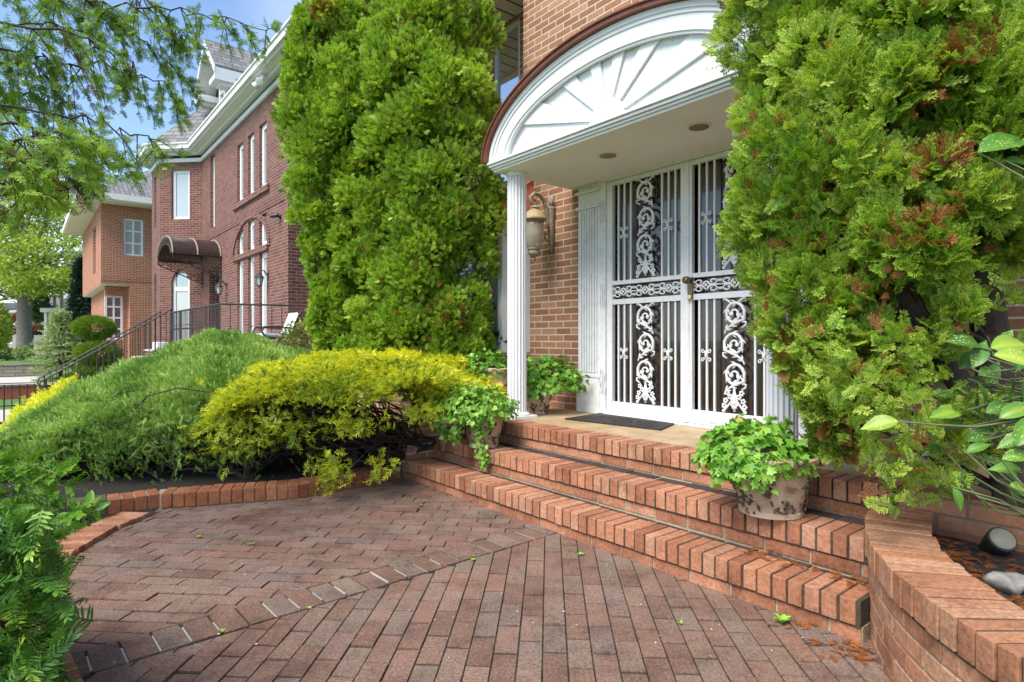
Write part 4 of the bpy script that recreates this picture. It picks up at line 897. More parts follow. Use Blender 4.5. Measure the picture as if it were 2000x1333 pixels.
for (x0, y0, x1, y1) in ((-150, 960, 110, 925), (-150, 1000, 125, 950), (-150, 1010, 135, 1000), (-150, 1040, 105, 1050), (-150, 980, 60, 1030), (-160, 940, 60, 940), (-150, 1060, 80, 1010), (-150, 985, 90, 975)):
    a, b = np.array(P(x0, y0, 1.75)), np.array(P(x1, y1, 1.6)); pts = [a+(b-a)*f+np.array([0, 0, .06*math.sin(f*math.pi)]) for f in np.linspace(0, 1, 9)]
    mb.tube([tuple(p) for p in pts], .0018, 5); po = np.repeat(np.array(pts[1:]), 4, 0); n = len(po); ax = nrm((b-a)/np.linalg.norm(b-a)+rg.normal(size=(n, 3))*.32)
    L.append(scatter(TFr, po, ax, rg.uniform(.055, .09, n), rg, rg.uniform(.3, .9, n), .4, cap=1.0))
    mb.tube([(-2.0, 1.8, -.05), (-2.0, 1.78, .4), tuple(pts[0])], [.02, .014, .004], 5)
fmesh('foliage', *merge(*L), M['frond'], t_, (-2.0, 1.75, 0)); part(mb, 'stems', M['stem'], t_)
# ================================================================== BRANCHES HANGING IN FROM A TREE BESIDE THE VIEWER
t_ = thing('overhanging_conifer', 'conifer standing out of frame whose drooping branches hang into the upper left sky', 'tree', (-4.6, 2.2, 0), 'W'); mb = MB()
TO = [spray_t(5, 1, .050, rg, .45, .3, .42) for _ in range(4)]
limbs = [([(-200, -60), (60, -20), (200, 10), (330, 20), (430, 35), (520, 60)], 3.2), ([(-200, 60), (0, 95), (60, 105), (105, 118)], 2.9), ([(-200, 130), (60, 125), (180, 130), (290, 150), (345, 185)], 3.1),
         ([(-200, 190), (80, 215), (190, 240), (290, 268), (320, 300)], 2.9), ([(-200, 270), (0, 280), (90, 262), (180, 280)], 2.3), ([(-200, 330), (50, 340), (140, 330), (200, 345)], 2.6),
         ([(-200, -40), (150, -10), (250, 60), (320, 110), (360, 155)], 3.3), ([(-150, -80), (250, -20), (330, 40), (365, 75)], 3.4), ([(-200, 300), (40, 300), (130, 320), (230, 318)], 2.7), ([(-200, 350), (30, 370), (120, 365), (160, 380)], 2.4), ([(-200, 230), (60, 250), (150, 262), (215, 300)], 2.6), ([(-200, 370), (30, 380), (110, 375)], 2.7), ([(-200, 20), (120, 60), (210, 95), (260, 120)], 3.0), ([(-200, 90), (-20, 60), (90, 40), (150, 60)], 3.0), ([(-200, 240), (-20, 200), (60, 180), (130, 200)], 3.0)]
L = []; trunk = [(-4.6, 2.2, -.1), (-4.55, 2.25, 1.2), (-4.6, 2.2, 2.4), (-4.5, 2.3, 4.2)]
mb.tube(trunk, [.2, .17, .14, .06], 10)
for pl, Y in limbs:
    pts = [np.array(P(x, y, Y+.12*i)) for i, (x, y) in enumerate(pl)]; fine = []
    for a, b in zip(pts[:-1], pts[1:]):
        for f in np.linspace(0, 1, 7)[:-1]: fine.append(a+(b-a)*f+rg.normal(size=3)*.012)
    fine.append(pts[-1]); m = len(fine); mb.tube([(-4.55, 2.25, max(.8, fine[0][2]-.4))]+[tuple(p) for p in fine], [.02]+[.0065*(1-.85*i/m)+.0012 for i in range(m)], 6)
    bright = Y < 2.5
    for i, p in enumerate(fine):
        for k in range(3 if i < m*.5 else 2):
            if rg.uniform() < (.42 if p[2] > 2.0 else .12): continue
            dr = nrm(np.array([rg.normal(.35, .5), rg.normal(0, .35), rg.normal(-.55, .35)])); ln = rg.uniform(.10, .30)*(1-.7*i/m)+.03; q = [p+dr*ln*f+np.array([0, 0, -.08*f*f]) for f in np.linspace(0, 1, 5)]
            if CY-(q[-1][2]-HC)/q[-1][1]*FPX > 455-.36*max(0, CX+q[-1][0]/q[-1][1]*FPX): continue
            mb.tube([tuple(a) for a in q], [.004, .003, .0025, .002, .0015], 4)
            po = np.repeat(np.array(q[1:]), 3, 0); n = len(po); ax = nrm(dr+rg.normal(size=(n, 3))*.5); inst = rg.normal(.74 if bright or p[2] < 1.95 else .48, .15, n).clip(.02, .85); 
            if rg.uniform() < .03: inst = rg.uniform(.91, 1, n)
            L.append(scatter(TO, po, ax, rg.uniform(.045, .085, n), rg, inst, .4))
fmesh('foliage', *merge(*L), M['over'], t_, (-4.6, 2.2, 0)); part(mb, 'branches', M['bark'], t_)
# ================================================================== POTTED IVY
TI = [ivy_t()]
def pot_profile(R, h): return [(R*.62, 0), (R*.70, .004), (R*.70, .022), (R*.665, .028), (R*.70, .07), (R*.80, h*.45), (R*.90, h*.72), (R*.955, h*.86), (R*1.0, h*.885), (R*1.03, h*.94), (R*1.03, h*.985), (R*.99, h), (R*.93, h), (R*.90, h*.93), (R*.3, h*.90)]
def potted(name, label, base, R, h, fx, fz, n, trails, group, rng, relief=True, leaf=.045, off=(0, 0), tone=.5):
    t = thing(name, label, 'potted plant', base, 'W', group); bx, by, bz = base
    mb = MB(); mb.lathe(base, pot_profile(R, h), 40); p = part(mb, 'pot', M['pot'], t, smooth='auto')
    if relief:
        rad = lambda z: np.interp(z, [0, .07, h*.45, h*.72, h*.86], [R*.68, R*.70, R*.80, R*.90, R*.955])
        mb = MB()
        for i in range(12):       # vine swag under the rim, grape clusters, leaf scrolls near the foot
            a = i*math.pi/6+.2; mb.tube([(bx+(R*1.02+.004)*math.cos(a+q*.5/6), by+(R*1.02+.004)*math.sin(a+q*.5/6), bz+h*(.935+.04*math.sin(q*math.pi/3))) for q in range(7)], .005, 5)
        part(mb, 'vine_swag', M['relief'], p, smooth=True)
        for i in range(5):
            a = i*1.257-1.2+off[0]; mb = MB()
            for k in range(26):
                z = h*(.66-.012*k*.9)+rng.normal(0, .006); w = a+rng.normal(0, .20*(1-k/30)); mb.ball((bx+(rad(z)+.003)*math.cos(w), by+(rad(z)+.003)*math.sin(w), bz+z), .0085, 6)
            part(mb, 'grape_cluster', M['relief'], p, smooth=True); mb = MB()
            for k in range(20):
                z = h*.20+rng.normal(0, .022); w = a+.5+rng.normal(0, .26); r = rad(z)+.001; e = w+rng.normal(0, .10); z2 = z+rng.normal(0, .018)
                mb.tube([(bx+r*math.cos(w), by+r*math.sin(w), bz+z), (bx+(r+.007)*math.cos((w+e)/2), by+(r+.007)*math.sin((w+e)/2), bz+(z+z2)/2+.004), (bx+r*math.cos(e), by+r*math.sin(e), bz+z2)], [.003, .007, .002], 5)
            part(mb, 'leaf_scroll', M['relief'], p, smooth=True)
    d = nrm(rng.normal(size=(n, 3))); d[:, 2] = np.abs(d[:, 2])*1.1-.25; d = nrm(d); rr = rng.uniform(.55, 1.0, n)**.6
    lump = 1+.16*np.sin(d[:, 0]*6+2)*np.cos(d[:, 1]*5+d[:, 2]*4)
    pos = np.array(base)+np.array([off[1], 0, h*.92])+d*np.array([fx, fx*.9, fz])*(rr*lump)[:, None]
    nr_ = nrm(d*.8+UP*.5+rng.normal(size=(n, 3))*.35); ax = rng.normal(size=(n, 3))*.6+d*.5-UP*.75
    L = [(pos, ax, nr_, rng.uniform(.6, 1.25, n)*leaf)]; mb = MB()
    for tr in trails:
        q = [np.array(a, float) for a in tr]; fine = [q[i]+(q[i+1]-q[i])*f for i in range(len(q)-1) for f in np.linspace(0, 1, 6)[:-1]]+[q[-1]]
        mb.tube([tuple(a) for a in fine], .0028, 5)
        po = np.repeat(np.array(fine), 6, 0)+rng.normal(size=(len(fine)*6, 3))*np.array([.022, .02, .018]); k = len(po); L.append((po, rng.normal(size=(k, 3))*.6-UP*.6, nrm(np.array([[-.2, -.8, .4]])+rng.normal(size=(k, 3))*.4), rng.uniform(.6, 1.1, k)*leaf))
    for i in range(16):
        e = pos[int(rng.integers(n))]; branchy(mb, (bx+rng.normal(0, R*.3), by+rng.normal(0, R*.3), bz+h*.88), e, .005, .002, rng, 4, .12, 5)
    pos = np.concatenate([a[0] for a in L]); ax = np.concatenate([a[1] for a in L]); nr_ = np.concatenate([a[2] for a in L]); sz = np.concatenate([a[3] for a in L]); k = len(pos)
    inst = rng.normal(tone, .16, k).clip(.05, .85); inst = np.where(rng.uniform(size=k) < .02, rng.uniform(.92, 1, k), inst)
    V, F, T = scatter(TI, pos, ax, sz, rng, inst, .25, normal=nr_); fmesh('ivy', V, F, T, M['ivy'], t, base); part(mb, 'stems', M['twig'], t)
GP = 'ivy pots around the front steps'
rg = np.random.default_rng(21)
b = P(945, 873, 4.68); b = (b[0], b[1], .3205); q = lambda x, y, Y: P(x, y, Y)
potted('potted_ivy', 'ivy pot trailing a long strand over the second step, left of the white column', b, .172, .30, .325, .215, 1100, [[q(925, 815, 4.5), q(935, 850, 4.48), q(945, 885, 4.46), q(946, 905, 4.47)], [q(870, 800, 4.6), q(860, 830, 4.58), q(872, 850, 4.58)], [q(905, 800, 4.52), q(893, 835, 4.5), q(883, 862, 4.5)], [q(960, 800, 4.5), q(955, 830, 4.48)], [q(930, 800, 4.5), q(925, 840, 4.46)]], GP, rg, leaf=.040, off=(0, -.07), tone=.62)
b = P(1505, 1003, 2.89); b = (b[0], b[1], .3205)
potted('potted_ivy', 'ivy pot with brown grape relief on the second step, below the large arborvitae', b, .208, .285, .27, .185, 900, [[q(1475, 890, 2.7), q(1480, 920, 2.66), q(1490, 948, 2.66)], [q(1420, 880, 2.78), q(1405, 915, 2.78), q(1400, 935, 2.78)], [q(1450, 890, 2.72), q(1455, 930, 2.68)], [q(1440, 890, 2.75), q(1425, 935, 2.76)]], GP, rg, leaf=.043, off=(.4, -.07), tone=.58)
b = (P(1046, 800, 5.5)[0], 5.5, .4755)
potted('potted_ivy', 'ivy pot on the stone landing between the white column and the pilaster', b, .165, .30, .30, .26, 700, [[q(1045, 750, 5.3), q(1040, 775, 5.28)]], GP, rg, leaf=.052, off=(0, .13), tone=.5)
b = (P(975, 795, 5.55)[0], 5.55, .4755)
potted('potted_ivy', 'ivy pot half hidden behind the foot of the white column', b, .19, .42, .24, .2, 420, [], GP, rg, leaf=.05, off=(0, -.12), tone=.42)
# dark shrub and round variegated shrub near the big trees
def ballshrub(name, label, c, r, n, size, tm, mat, rng, tone=.5, sd=.18, cat='shrub', group=None, stem=True, hollow=.7, tipg=.4, normal_out=False, branches=10):
    t = thing(name, label, cat, (c[0], c[1], c[2]-r[2]), 'W', group); d = nrm(rng.normal(size=(n, 3))); lump = 1+.07*np.sin(d[:, 0]*7+1)*np.cos(d[:, 1]*6+d[:, 2]*5)
    pos = np.array(c)+d*np.array(r)*(rng.uniform(hollow, 1.0, n)*lump)[:, None]; ax = nrm(d*.8+UP*.35+rng.normal(size=(n, 3))*.45)
    V, F, T = scatter(tm, pos, ax, rng.uniform(.7, 1.3, n)*size, rng, rng.normal(tone, sd, n).clip(.02, .95), tipg, cap=1.0); fmesh('foliage', V, F, T, mat, t, (c[0], c[1], c[2]-r[2]))
    mb = MB()
    if stem: mb.tube([(c[0], c[1], c[2]-r[2]-.15), (c[0]+.02, c[1], c[2]-r[2]*.5), (c[0], c[1], c[2])], [.05, .04, .02], 7)
    for i in range(branches): branchy(mb, (c[0], c[1], c[2]-r[2]*.7), pos[i*(n//max(branches, 1))], .018, .004, rng, 4, .1, 5)
    if mb.v: part(mb, 'stem', M['bark'], t)
    return t
TL = [leaf_t()]
c = P(962, 640, 6.35); ballshrub('evergreen_shrub', 'dark small leaved shrub under the bay window beside the column', (c[0], c[1], .95), (.33, .30, .62), 1500, .055, TL, M['shrub'], rg, .35)
c = P(605, 650, 7.7); ballshrub('variegated_shrub', 'rounded yellow-green variegated shrub at the corner of the maroon house', (c[0], c[1], 1.0), (.42, .4, .42), 1600, .05, TL, M['paleshrub'], rg, .55)
# ------------------------------------------------------------------ broad flecked leaves at the right edge
t_ = thing('flecked_laurel', 'broad leaved shrub with pale flecks on its leaves beside the black trunk', 'shrub', (1.95, 1.85, .3), 'W')
L = []; mb = MB(); tips = []
def broad(w=.46):          # broad leaf: seven ribs, folded on a pale midrib, curled and toothed at the edge
    v, f, t = [], [], []; N = 9
    for i in range(N+1):
        y = i/N; h = w*.5*math.sin(math.pi*min(1, y**.82))*(1.0 if i < N else 0)+(.004 if i in (0, N) else 0); h *= 1+(.10 if i % 2 and y > .45 else 0); z = -.16*y*y+.03*math.sin(y*5)
        for q in (-1, -.5, 0, .5, 1): v.append((q*h, y, z+abs(q)*h*.42-.10*q*q*h)); t.append(.95 if q == 0 else (.5 if abs(q) < 1 else .4))
    for i in range(N):
        for j in range(4): f.append((i*5+j, i*5+j+1, (i+1)*5+j+1, (i+1)*5+j))
    return np.array(v), np.array(f), np.array(t)
for (x, y, Y, s, ang, tone, tilt) in [(1965, 278, 2.1, .20, 20, .35, .2), (2010, 330, 2.1, .2, -15, .25, .5), (1985, 350, 2.2, .13, -50, .3, .3), (1990, 700, 1.8, .13, -8, .95, .3), (1975, 672, 1.85, .14, 12, .85, .2), (1935, 728, 2.0, .115, 8, .05, .3), (1922, 752, 2.05, .11, -22, .05, .5), (1893, 700, 2.05, .09, 55, .1, .4),
        (1718, 828, 2.0, .115, 190, .85, .3), (1850, 806, 2.05, .12, 182, .72, .3), (1880, 765, 2.1, .12, 165, .3, .3), (1960, 795, 1.95, .11, 25, .45, .4), (1990, 800, 1.85, .12, 30, .7, .4), (1975, 765, 1.95, .10, -65, .6, .5), (2000, 840, 1.8, .12, 55, .5, .4), (1980, 860, 1.85, .10, 200, .55, .5),
        (1990, 890, 1.8, .10, 15, .6, .3), (1965, 915, 1.85, .09, 175, .6, .2), (1995, 955, 1.8, .08, -15, .7, .3), (1900, 868, 2.0, .07, 80, .5, .5), (1918, 862, 2.0, .06, 20, .55, .3), (1925, 990, 1.95, .07, -60, .55, .5), (1872, 975, 1.98, .08, -75, .5, .6), (1845, 770, 2.15, .10, 10, .1, .4), (1860, 830, 2.15, .10, 30, .08, .4), (1915, 840, 2.1, .10, 40, .08, .5), (1820, 880, 2.15, .08, 200, .2, .4), (1940, 900, 2.0, .08, -20, .12, .4), (2015, 765, 1.9, .14, 80, .25, .4), (1940, 820, 2.1, .11, -30, .05, .4)]+[(rg.uniform(1885, 2010), rg.uniform(650, 975), rg.uniform(1.95, 2.2), rg.uniform(.07, .13), rg.uniform(-70, 200), rg.choice([.05, .1, .2, .3, .55]), rg.uniform(.2, .5)) for _ in range(30)]:
    p = np.array(P(x, y, Y)); a = math.radians(ang); ax = np.array([math.cos(a), rg.normal(-.1, .2), math.sin(a)]); nn = np.array([rg.normal(0, .25), -.75, .5+tilt*.6])
    V, F, T = scatter([broad(rg.uniform(.40, .5))], [p-nrm(ax)*s*.5], [ax], s, rg, [tone*.85], .35, normal=[nn], cap=1.0); L.append((V, F, T)); tips.append(p-nrm(ax)*s*.5)
fmesh('leaves', *merge(*L), M['aucuba'], t_, (1.95, 1.85, .3))
hub = [np.array((1.95, 1.85, .28)), np.array((1.75, 1.8, .55)), np.array((1.85, 1.85, .95)), np.array((1.9, 1.9, 1.5))]
for p in tips:
    h = hub[int(np.argmin([np.linalg.norm(p-a) for a in hub]))]; branchy(mb, h, p, .0055, .003, rg, 5, .10, 6)
for a in hub[1:]: branchy(mb, hub[0], a, .010, .007, rg, 4, .05, 6)
part(mb, 'stems', M['stem'], t_)
# garden light, rock, litter
gx, gy, _ = P(1950, 1035, 2.35); t_ = thing('garden_spotlight', 'black garden spotlight with a cloudy lens in the planter soil', 'spotlight', (gx, gy, .30), 'W')
mb = MB(); d = Vector((-.2, -.75, .62)).normalized(); c = Vector((gx, gy, .355)); mb.tube([c-d*.11, c-d*.10, c-d*.02, c+d*.035, c+d*.04], [.025, .038, .046, .050, .048], 20); part(mb, 'housing', M['black'], t_, smooth='auto')
mb = MB(); mb.tube([c+d*.0405, c+d*.046, c+d*.05], [.044, .040, .012], 20); part(mb, 'lens', M['lens'], t_, smooth=True)
mb = MB(); mb.tube([(gx, gy+.03, .22), (gx, gy+.03, .36)], .018, 8); part(mb, 'stake', M['black'], t_)
rx, ry, _ = P(1968, 1078, 2.0); mb = MB(); mb.ball((rx, ry, .345), .052, 16, sq=.62)
mb.v = [(x+.012*math.sin(y*90), y+.010*math.sin(x*70+z*50), z+.008*math.sin(x*60)) for x, y, z in [(rx+(x-rx)*1.25, y, z) for x, y, z in mb.v]]
solo(mb, 'rock', M['rock'], 'mottled grey rock lying on the soil beside the garden spotlight', 'rock', (rx, ry, .31), 'W', smooth=True)
pos, ax = [], []
for i in range(260):
    a = rg.uniform(-.25, .75); r = WR-.22-abs(rg.normal(0, .18)); pos.append((WC.x-r*math.cos(a), WC.y+r*math.sin(a), .313+abs(rg.normal(0, .004)))); ax.append((rg.normal(), rg.normal(), .03))
for (x, y, s, n) in ((1650, 1270, .05, 22), (1555, 1228, .035, 10), (1690, 1290, .03, 10)):
    g = G(x, y, .0)
    for i in range(n): pos.append((g[0]+rg.normal(0, s), g[1]+rg.normal(0, s*.5), .008)); ax.append((rg.normal(), rg.normal(), .05))
for i in range(40):
    h = Hw(rg.uniform(-1.5, -.95), rg.uniform(2.6, 2.7), .165); pos.append(h); ax.append((rg.normal(), rg.normal(), .02))
V, F, T = scatter([spray_t(4, 1, .07, rg) for _ in range(3)], pos, ax, rg.uniform(.025, .065, len(pos)), rg, rg.uniform(0, .85, len(pos)), .3, normal=UP+rg.normal(size=(len(pos), 3))*.25)
setp(fmesh('fallen_leaves', V, F, T, M['dead']), 'rust coloured fallen conifer sprays on the planter soil and court', 'leaf litter', kind='stuff')
# specks of pale debris and petals on the court
pos, ax = [], []
for i in range(170):
    g = G(rg.uniform(150, 1650), 960+rg.beta(1.2, 2)*360, .0)
    if Hi(g[0], g[1])[1] < 2.4 and g[0] < 1.25: pos.append((g[0], g[1], .004)); ax.append((rg.normal(), rg.normal(), .05))
V, F, T = scatter(TL, pos, ax, rg.uniform(.004, .013, len(pos)), rg, rg.uniform(0, 1, len(pos)), .1, normal=UP+rg.normal(size=(len(pos), 3))*.2, cap=1)
setp(fmesh('petal_litter', V, F, T, plain('pale_petal', (.62, .52, .42), .9, .3, 9)), 'tiny pale petals and chaff scattered over the brick court', 'litter', kind='stuff')
# weeds in the joints
spots = [(388, 1046, .05, 'small weed sprouting near the border course of the court'), (490, 1060, .05, 'small weed sprouting mid court, right of another weed'), (822, 984, .045, 'small weed closest to the lowest step\'s left end'), (924, 1090, .04, 'tiny weed on the soldier band near the steps'), (1134, 1080, .045, 'weed sprouting where the steps meet the straight pavers'),
         (434, 1230, .04, 'tiny weed in the middle of the soldier band'), (1330, 1213, .035, 'tiny weed between the long pavers below the steps'), (604, 1184, .03, 'faint weed at the lower edge of the soldier band'), (1528, 1212, .085, 'broad leaved weed at the foot of the steps near the curved wall')]
for i, (x, y, s, lab) in enumerate(spots):
    g = G(x, y+6, 0); n = 9; d = np.stack([np.cos(np.arange(n)*2.4), np.sin(np.arange(n)*2.4), rg.uniform(.3, 1.2, n)], 1); po = np.tile(np.array((g[0], g[1], .0)), (n, 1))
    o = fmesh('weed', *scatter(TL, po, d, rg.uniform(.5, 1, n)*s*.62, rg, rg.uniform(.6, .95, n), .1, normal=UP+d*.3), M['ivy'], None, (g[0], g[1], 0)); setp(o, lab, 'weed', 'weeds in the court joints')
g = P(165, 1025, 3.75)
ballshrub('ground_ivy', 'few round leaves sprouting at the mossy end of the low brick edging', (g[0]-.02, g[1]+.02, .05), (.10, .08, .08), 26, .075, TL, M['ivy'], rg, .45, stem=False, branches=4)
# lawn blades that show through the juniper branches and beyond
pos = []
for i in range(9000):
    X, Y = rg.uniform(-6.5, -.9), rg.uniform(5.6, 9.0)
    if Hi(X, Y)[1] < 3.6: pos.append((X, Y, terr(X, Y)))
for i in range(5000):
    X, Y = rg.uniform(-5.5, -2.3), rg.uniform(2.6, 5.2)
    if X < -2.65-.2*(Y-3.8): pos.append((X, Y, terr(X, Y)))
n = len(pos); q_ = Q(); q_.twig((0, 0, 0), (0, .6, .0), .10, .08, .2, .6); q_.twig((0, .6, 0), (.05, 1, .12), .08, .01, .6, 1)
V, F, T = scatter([q_.done()], pos, np.array([0, 0, 1.0])+rg.normal(size=(n, 3))*.35, rg.uniform(.05, .11, n), rg, rg.uniform(.3, .8, n), .4)
setp(fmesh('grass', V, F, T, M['grass']), 'short green grass behind the juniper trunks', 'grass', kind='stuff')
# ================================================================== THE MAROON NEIGHBOUR
D1 = 4.1
u_ = lambda x, D=D1: uD(x, D)
UN0 = u_(563); EZ = 6.55
H1 = thing('brick_house', 'maroon brick house with a white eaved roof, an angled bay and a dormer', 'house', (-16, D1, 0))
UA = -19.5; Bp = (-20.44, 3.16); Cp = (-21.9, 3.16); Dp = (-22.84, 4.1)
cols = [(463.5, 475), (484.5, 496.5), (506.5, 521)]
low, upw, tr = [], [], []
for a, b in cols:
    low.append((u_(a), u_(b), 1.05, 3.08)); tr.append((u_(a), u_(b), 3.22, 3.92)); upw.append((u_(a), u_(b), 4.52, 5.92))
upw = [(a, b, 4.50, 5.93) for a, b, _, _ in upw]
slim = (u_(411), u_(419.5), 4.28, 6.30); door1 = (-18.65, -17.55, .95, 3.15)
mb = MB()
holes = [*low, *tr, *upw, slim, door1]
mb.wallgrid(UA, UN0, -.7, EZ, D1, .3, holes); mb.box(UN0-.3, UN0, D1+.3, 14, -.7, EZ); mb.box(UA-3.34, UN0-.3, 13.7, 14, -.7, EZ); mb.box(Dp[0], Dp[0]+.3, D1+.3, 13.7, -.7, EZ)
mb.box(UN0-.14, UN0+.05, D1-.05, D1+.25, -.7, 1.7) if False else None
# angled bay: front and two 45 degree faces
def slab(p, q, z0, z1, th=.25, m=0, target=None):
    a, b = Vector((*p, 0)), Vector((*q, 0)); d = (b-a).normalized(); n = Vector((-d.y, d.x, 0))*th
    (target or mb).extr([(a.x, a.y, z0), (b.x, b.y, z0), (b.x+n.x, b.y+n.y, z0), (a.x+n.x, a.y+n.y, z0)], (0, 0, z1-z0), m)
def face(p, q, holes):      # a wall face from p to q (left to right as seen) with openings given by fractions
    us = sorted({0.0, 1.0, *[h[0] for h in holes], *[h[1] for h in holes]}); pt = lambda f: (p[0]+(q[0]-p[0])*f, p[1]+(q[1]-p[1])*f)
    for i in range(len(us)-1):
        f = (us[i]+us[i+1])/2; zs = [-.7]
        for h in sorted([h for h in holes if h[0] < f < h[1]], key=lambda h: h[2]): zs += [h[2], h[3]]
        zs.append(EZ)
        for j in range(0, len(zs), 2): slab(pt(us[i]), pt(us[i+1]), zs[j], zs[j+1])
ang = [(.27, .70, 4.72, 6.18), (.27, .70, 1.0, 3.22)]; frn = [(.28, .56, 4.6, 6.15), (.28, .56, 1.0, 3.2)]
face(Bp, (UA, D1), ang); face(Cp, Bp, frn); face(Dp, Cp, [])
part(mb, 'wall', M['brick1'], H1)
mb = MB()
for (a, b, z0, z1) in low: pass
soldier = MB(); ua, ub = UA, UN0
x = ua+.05
while x < ub-.02: soldier.box(x, x+.06, D1-.016, D1+.05, 3.98+.0, 4.18) if not (u_(455) < x < u_(526) and False) else None; x += .0715
part(soldier, 'soldier_course', M['brick1'], H1)
# arch ring over the tall window group and window brick mullions
ar = MB(); c0, c1 = u_(457), u_(525); cm0 = (c0+c1)/2; hw = (c1-c0)/2
for i in range(26):
    t0, t1 = math.pi*i/26, math.pi*(i+1)/26; f = lambda t, r: (cm0+(hw+r)*math.cos(t), D1-.03, 3.18+(.78+r)*math.sin(t))
    ar.extr([f(t0, 0), f(t1, 0), f(t1, .12), f(t0, .12)], (0, .08, 0))
ar.box(c0, c1, D1-.05, D1+.12, 3.09, 3.21); ar.box(u_(458), u_(527), D1-.06, D1+.1, 4.36, 4.49)
part(ar, 'brick_trim', M['brick1'], H1)
for (a, b, z0, z1) in low: window(H1, a+.01, b-.01, z0, z1, D1, .11, .09, 'blind', recess=.06)
for i, (a, b, z0, z1) in enumerate(tr): window(H1, a+.01, b-.01, z0, z1 if i == 1 else z1-.14, D1, .11, .09, 'glass', recess=.06)
sp = MB()
for i in (0, 2):          # brick infill that rounds off the outer lights under the arch
    a, b, z0, z1 = tr[i]; sp.box(a, b, D1+.05, D1+.28, z1-.14, z1)
part(sp, 'arch_infill', M['brick1'], H1)
for (a, b, z0, z1) in upw: window(H1, a+.01, b-.01, z0, z1, D1, .11, .09, 'glass', recess=.06)
window(H1, slim[0]+.01, slim[1]-.01, slim[2], slim[3], D1, .085, .09, 'glass', trans=(5.75,), recess=.08)
dm = MB(); dm.box(door1[0]+.02, door1[1]-.02, D1+.2, D1+.24, .97, 3.1); part(dm, 'door', M['bronze'], H1)
def angwin(p, q, h, glass, arch=False):
    pt = lambda f, o: Vector((p[0]+(q[0]-p[0])*f, p[1]+(q[1]-p[1])*f, 0))+nv*o
    d = Vector((q[0]-p[0], q[1]-p[1], 0)).normalized(); nv = Vector((-d.y, d.x, 0)); L = math.hypot(q[0]-p[0], q[1]-p[1]); f0, f1, z0, z1 = h; k = .085/L
    f = MB()
    def bar(a, b, za, zb, o0=.07, o1=.14, tgt=None):
        A, B = pt(a, o0), pt(b, o0); w = nv*(o1-o0); (tgt or f).extr([(A.x, A.y, za), (B.x, B.y, za), (B.x+w.x, B.y+w.y, za), (A.x+w.x, A.y+w.y, za)], (0, 0, zb-za))
    bar(f0, f0+k, z0, z1); bar(f1-k, f1, z0, z1); bar(f0+k, f1-k, z0, z0+.085); bar(f0+k, f1-k, z1-.085, z1)
    if arch: bar(f0+k, f1-k, z1-.62, z1-.5)
    w = part(f, 'window', M['white'], H1); g = MB()
    if arch: bar(f0+k, f1-k, z0+.085, z1-.62, .095, .105, g); part(g, 'pane', M[glass], w); g = MB(); bar(f0+k, f1-k, z1-.5, z1-.085, .095, .105, g); part(g, 'pane', M['glass'], w)
    else: bar(f0+k, f1-k, z0+.085, z1-.085, .095, .105, g); part(g, 'pane', M[glass], w)
    if arch:
        s = MB(); n = 8; zc = z1-.45
        for sd in (0, 1):
            for i in range(n):
                t0, t1 = i/n, (i+1)/n; e = lambda t: math.sqrt(max(0, 1-(1-t)**2)); fa = f0+(f1-f0)*.5*t0 if sd == 0 else f1-(f1-f0)*.5*t0; fb = f0+(f1-f0)*.5*t1 if sd == 0 else f1-(f1-f0)*.5*t1
                bar(min(fa, fb), max(fa, fb), zc+.45*e((t0+t1)/2), z1+.003, -.003, .065, s)
        part(s, 'arch_corner', M['brick1'], w)
angwin(Bp, (UA, D1), ang[0], 'blind'); angwin(Bp, (UA, D1), ang[1], 'blind', True); angwin(Cp, Bp, frn[0], 'blind'); angwin(Cp, Bp, frn[1], 'blind', True)
# eaves: white bed moulding, soffit, gutter, following the bay
pathw = [(UN0+1.7, D1), (UA, D1), Bp, Cp, Dp]
def offs(path, o):        # offset a polyline outwards (towards the street)
    out = []
    for i, p in enumerate(path):
        ns = []
        for a, b in ((i-1, i), (i, i+1)):
            if 0 <= a and b < len(path):
                d = Vector((path[b][0]-path[a][0], path[b][1]-path[a][1])).normalized(); ns.append(Vector((d.y, -d.x)))
        n = sum(ns, Vector((0, 0))).normalized(); k = o/max(.4, n.dot(ns[0])); n = n*(-1 if n.y > 0.2 else 1); out.append((p[0]+n.x*k, p[1]+n.y*k))
    return out
def strip(mbx, o0, o1, z0, z1, m=0):
    a, b = offs(pathw, o0), offs(pathw, o1)
    for i in range(len(a)-1): mbx.extr([(*a[i], z0), (*a[i+1], z0), (*b[i+1], z0), (*b[i], z0)], (0, 0, z1-z0), m)
mb = MB(); strip(mb, .002, .06, EZ-.16, EZ-.05); strip(mb, .002, .02, EZ-.05, EZ+.06, 1); strip(mb, .02, .16, EZ+.03, EZ+.10); strip(mb, .16, .30, EZ+.10, EZ+.16); strip(mb, .30, .345, EZ+.09, EZ+.21); strip(mb, .346, .42, EZ+.13, EZ+.26); strip(mb, .37, .45, EZ+.261, EZ+.30)
part(mb, 'eaves', [M['white'], M['dark']], H1)
mb = MB(); e = offs(pathw, .36); z0, z1 = EZ+.27, EZ+4.4; top = [(UN0+1.7, 8.9), (UA-1.2, 8.9)]
bay = (-20.9, 5.0, EZ+2.6)
mb.add([(*e[0], z0), (*e[1], z0), (*top[1], z1), (*top[0], z1)], [(0, 1, 2, 3)]); mb.add([(*e[1], z0), (*e[2], z0), bay], [(0, 1, 2)]); mb.add([(*e[2], z0), (*e[3], z0), bay], [(0, 1, 2)]); mb.add([(*e[3], z0), (*e[4], z0), bay], [(0, 1, 2)])
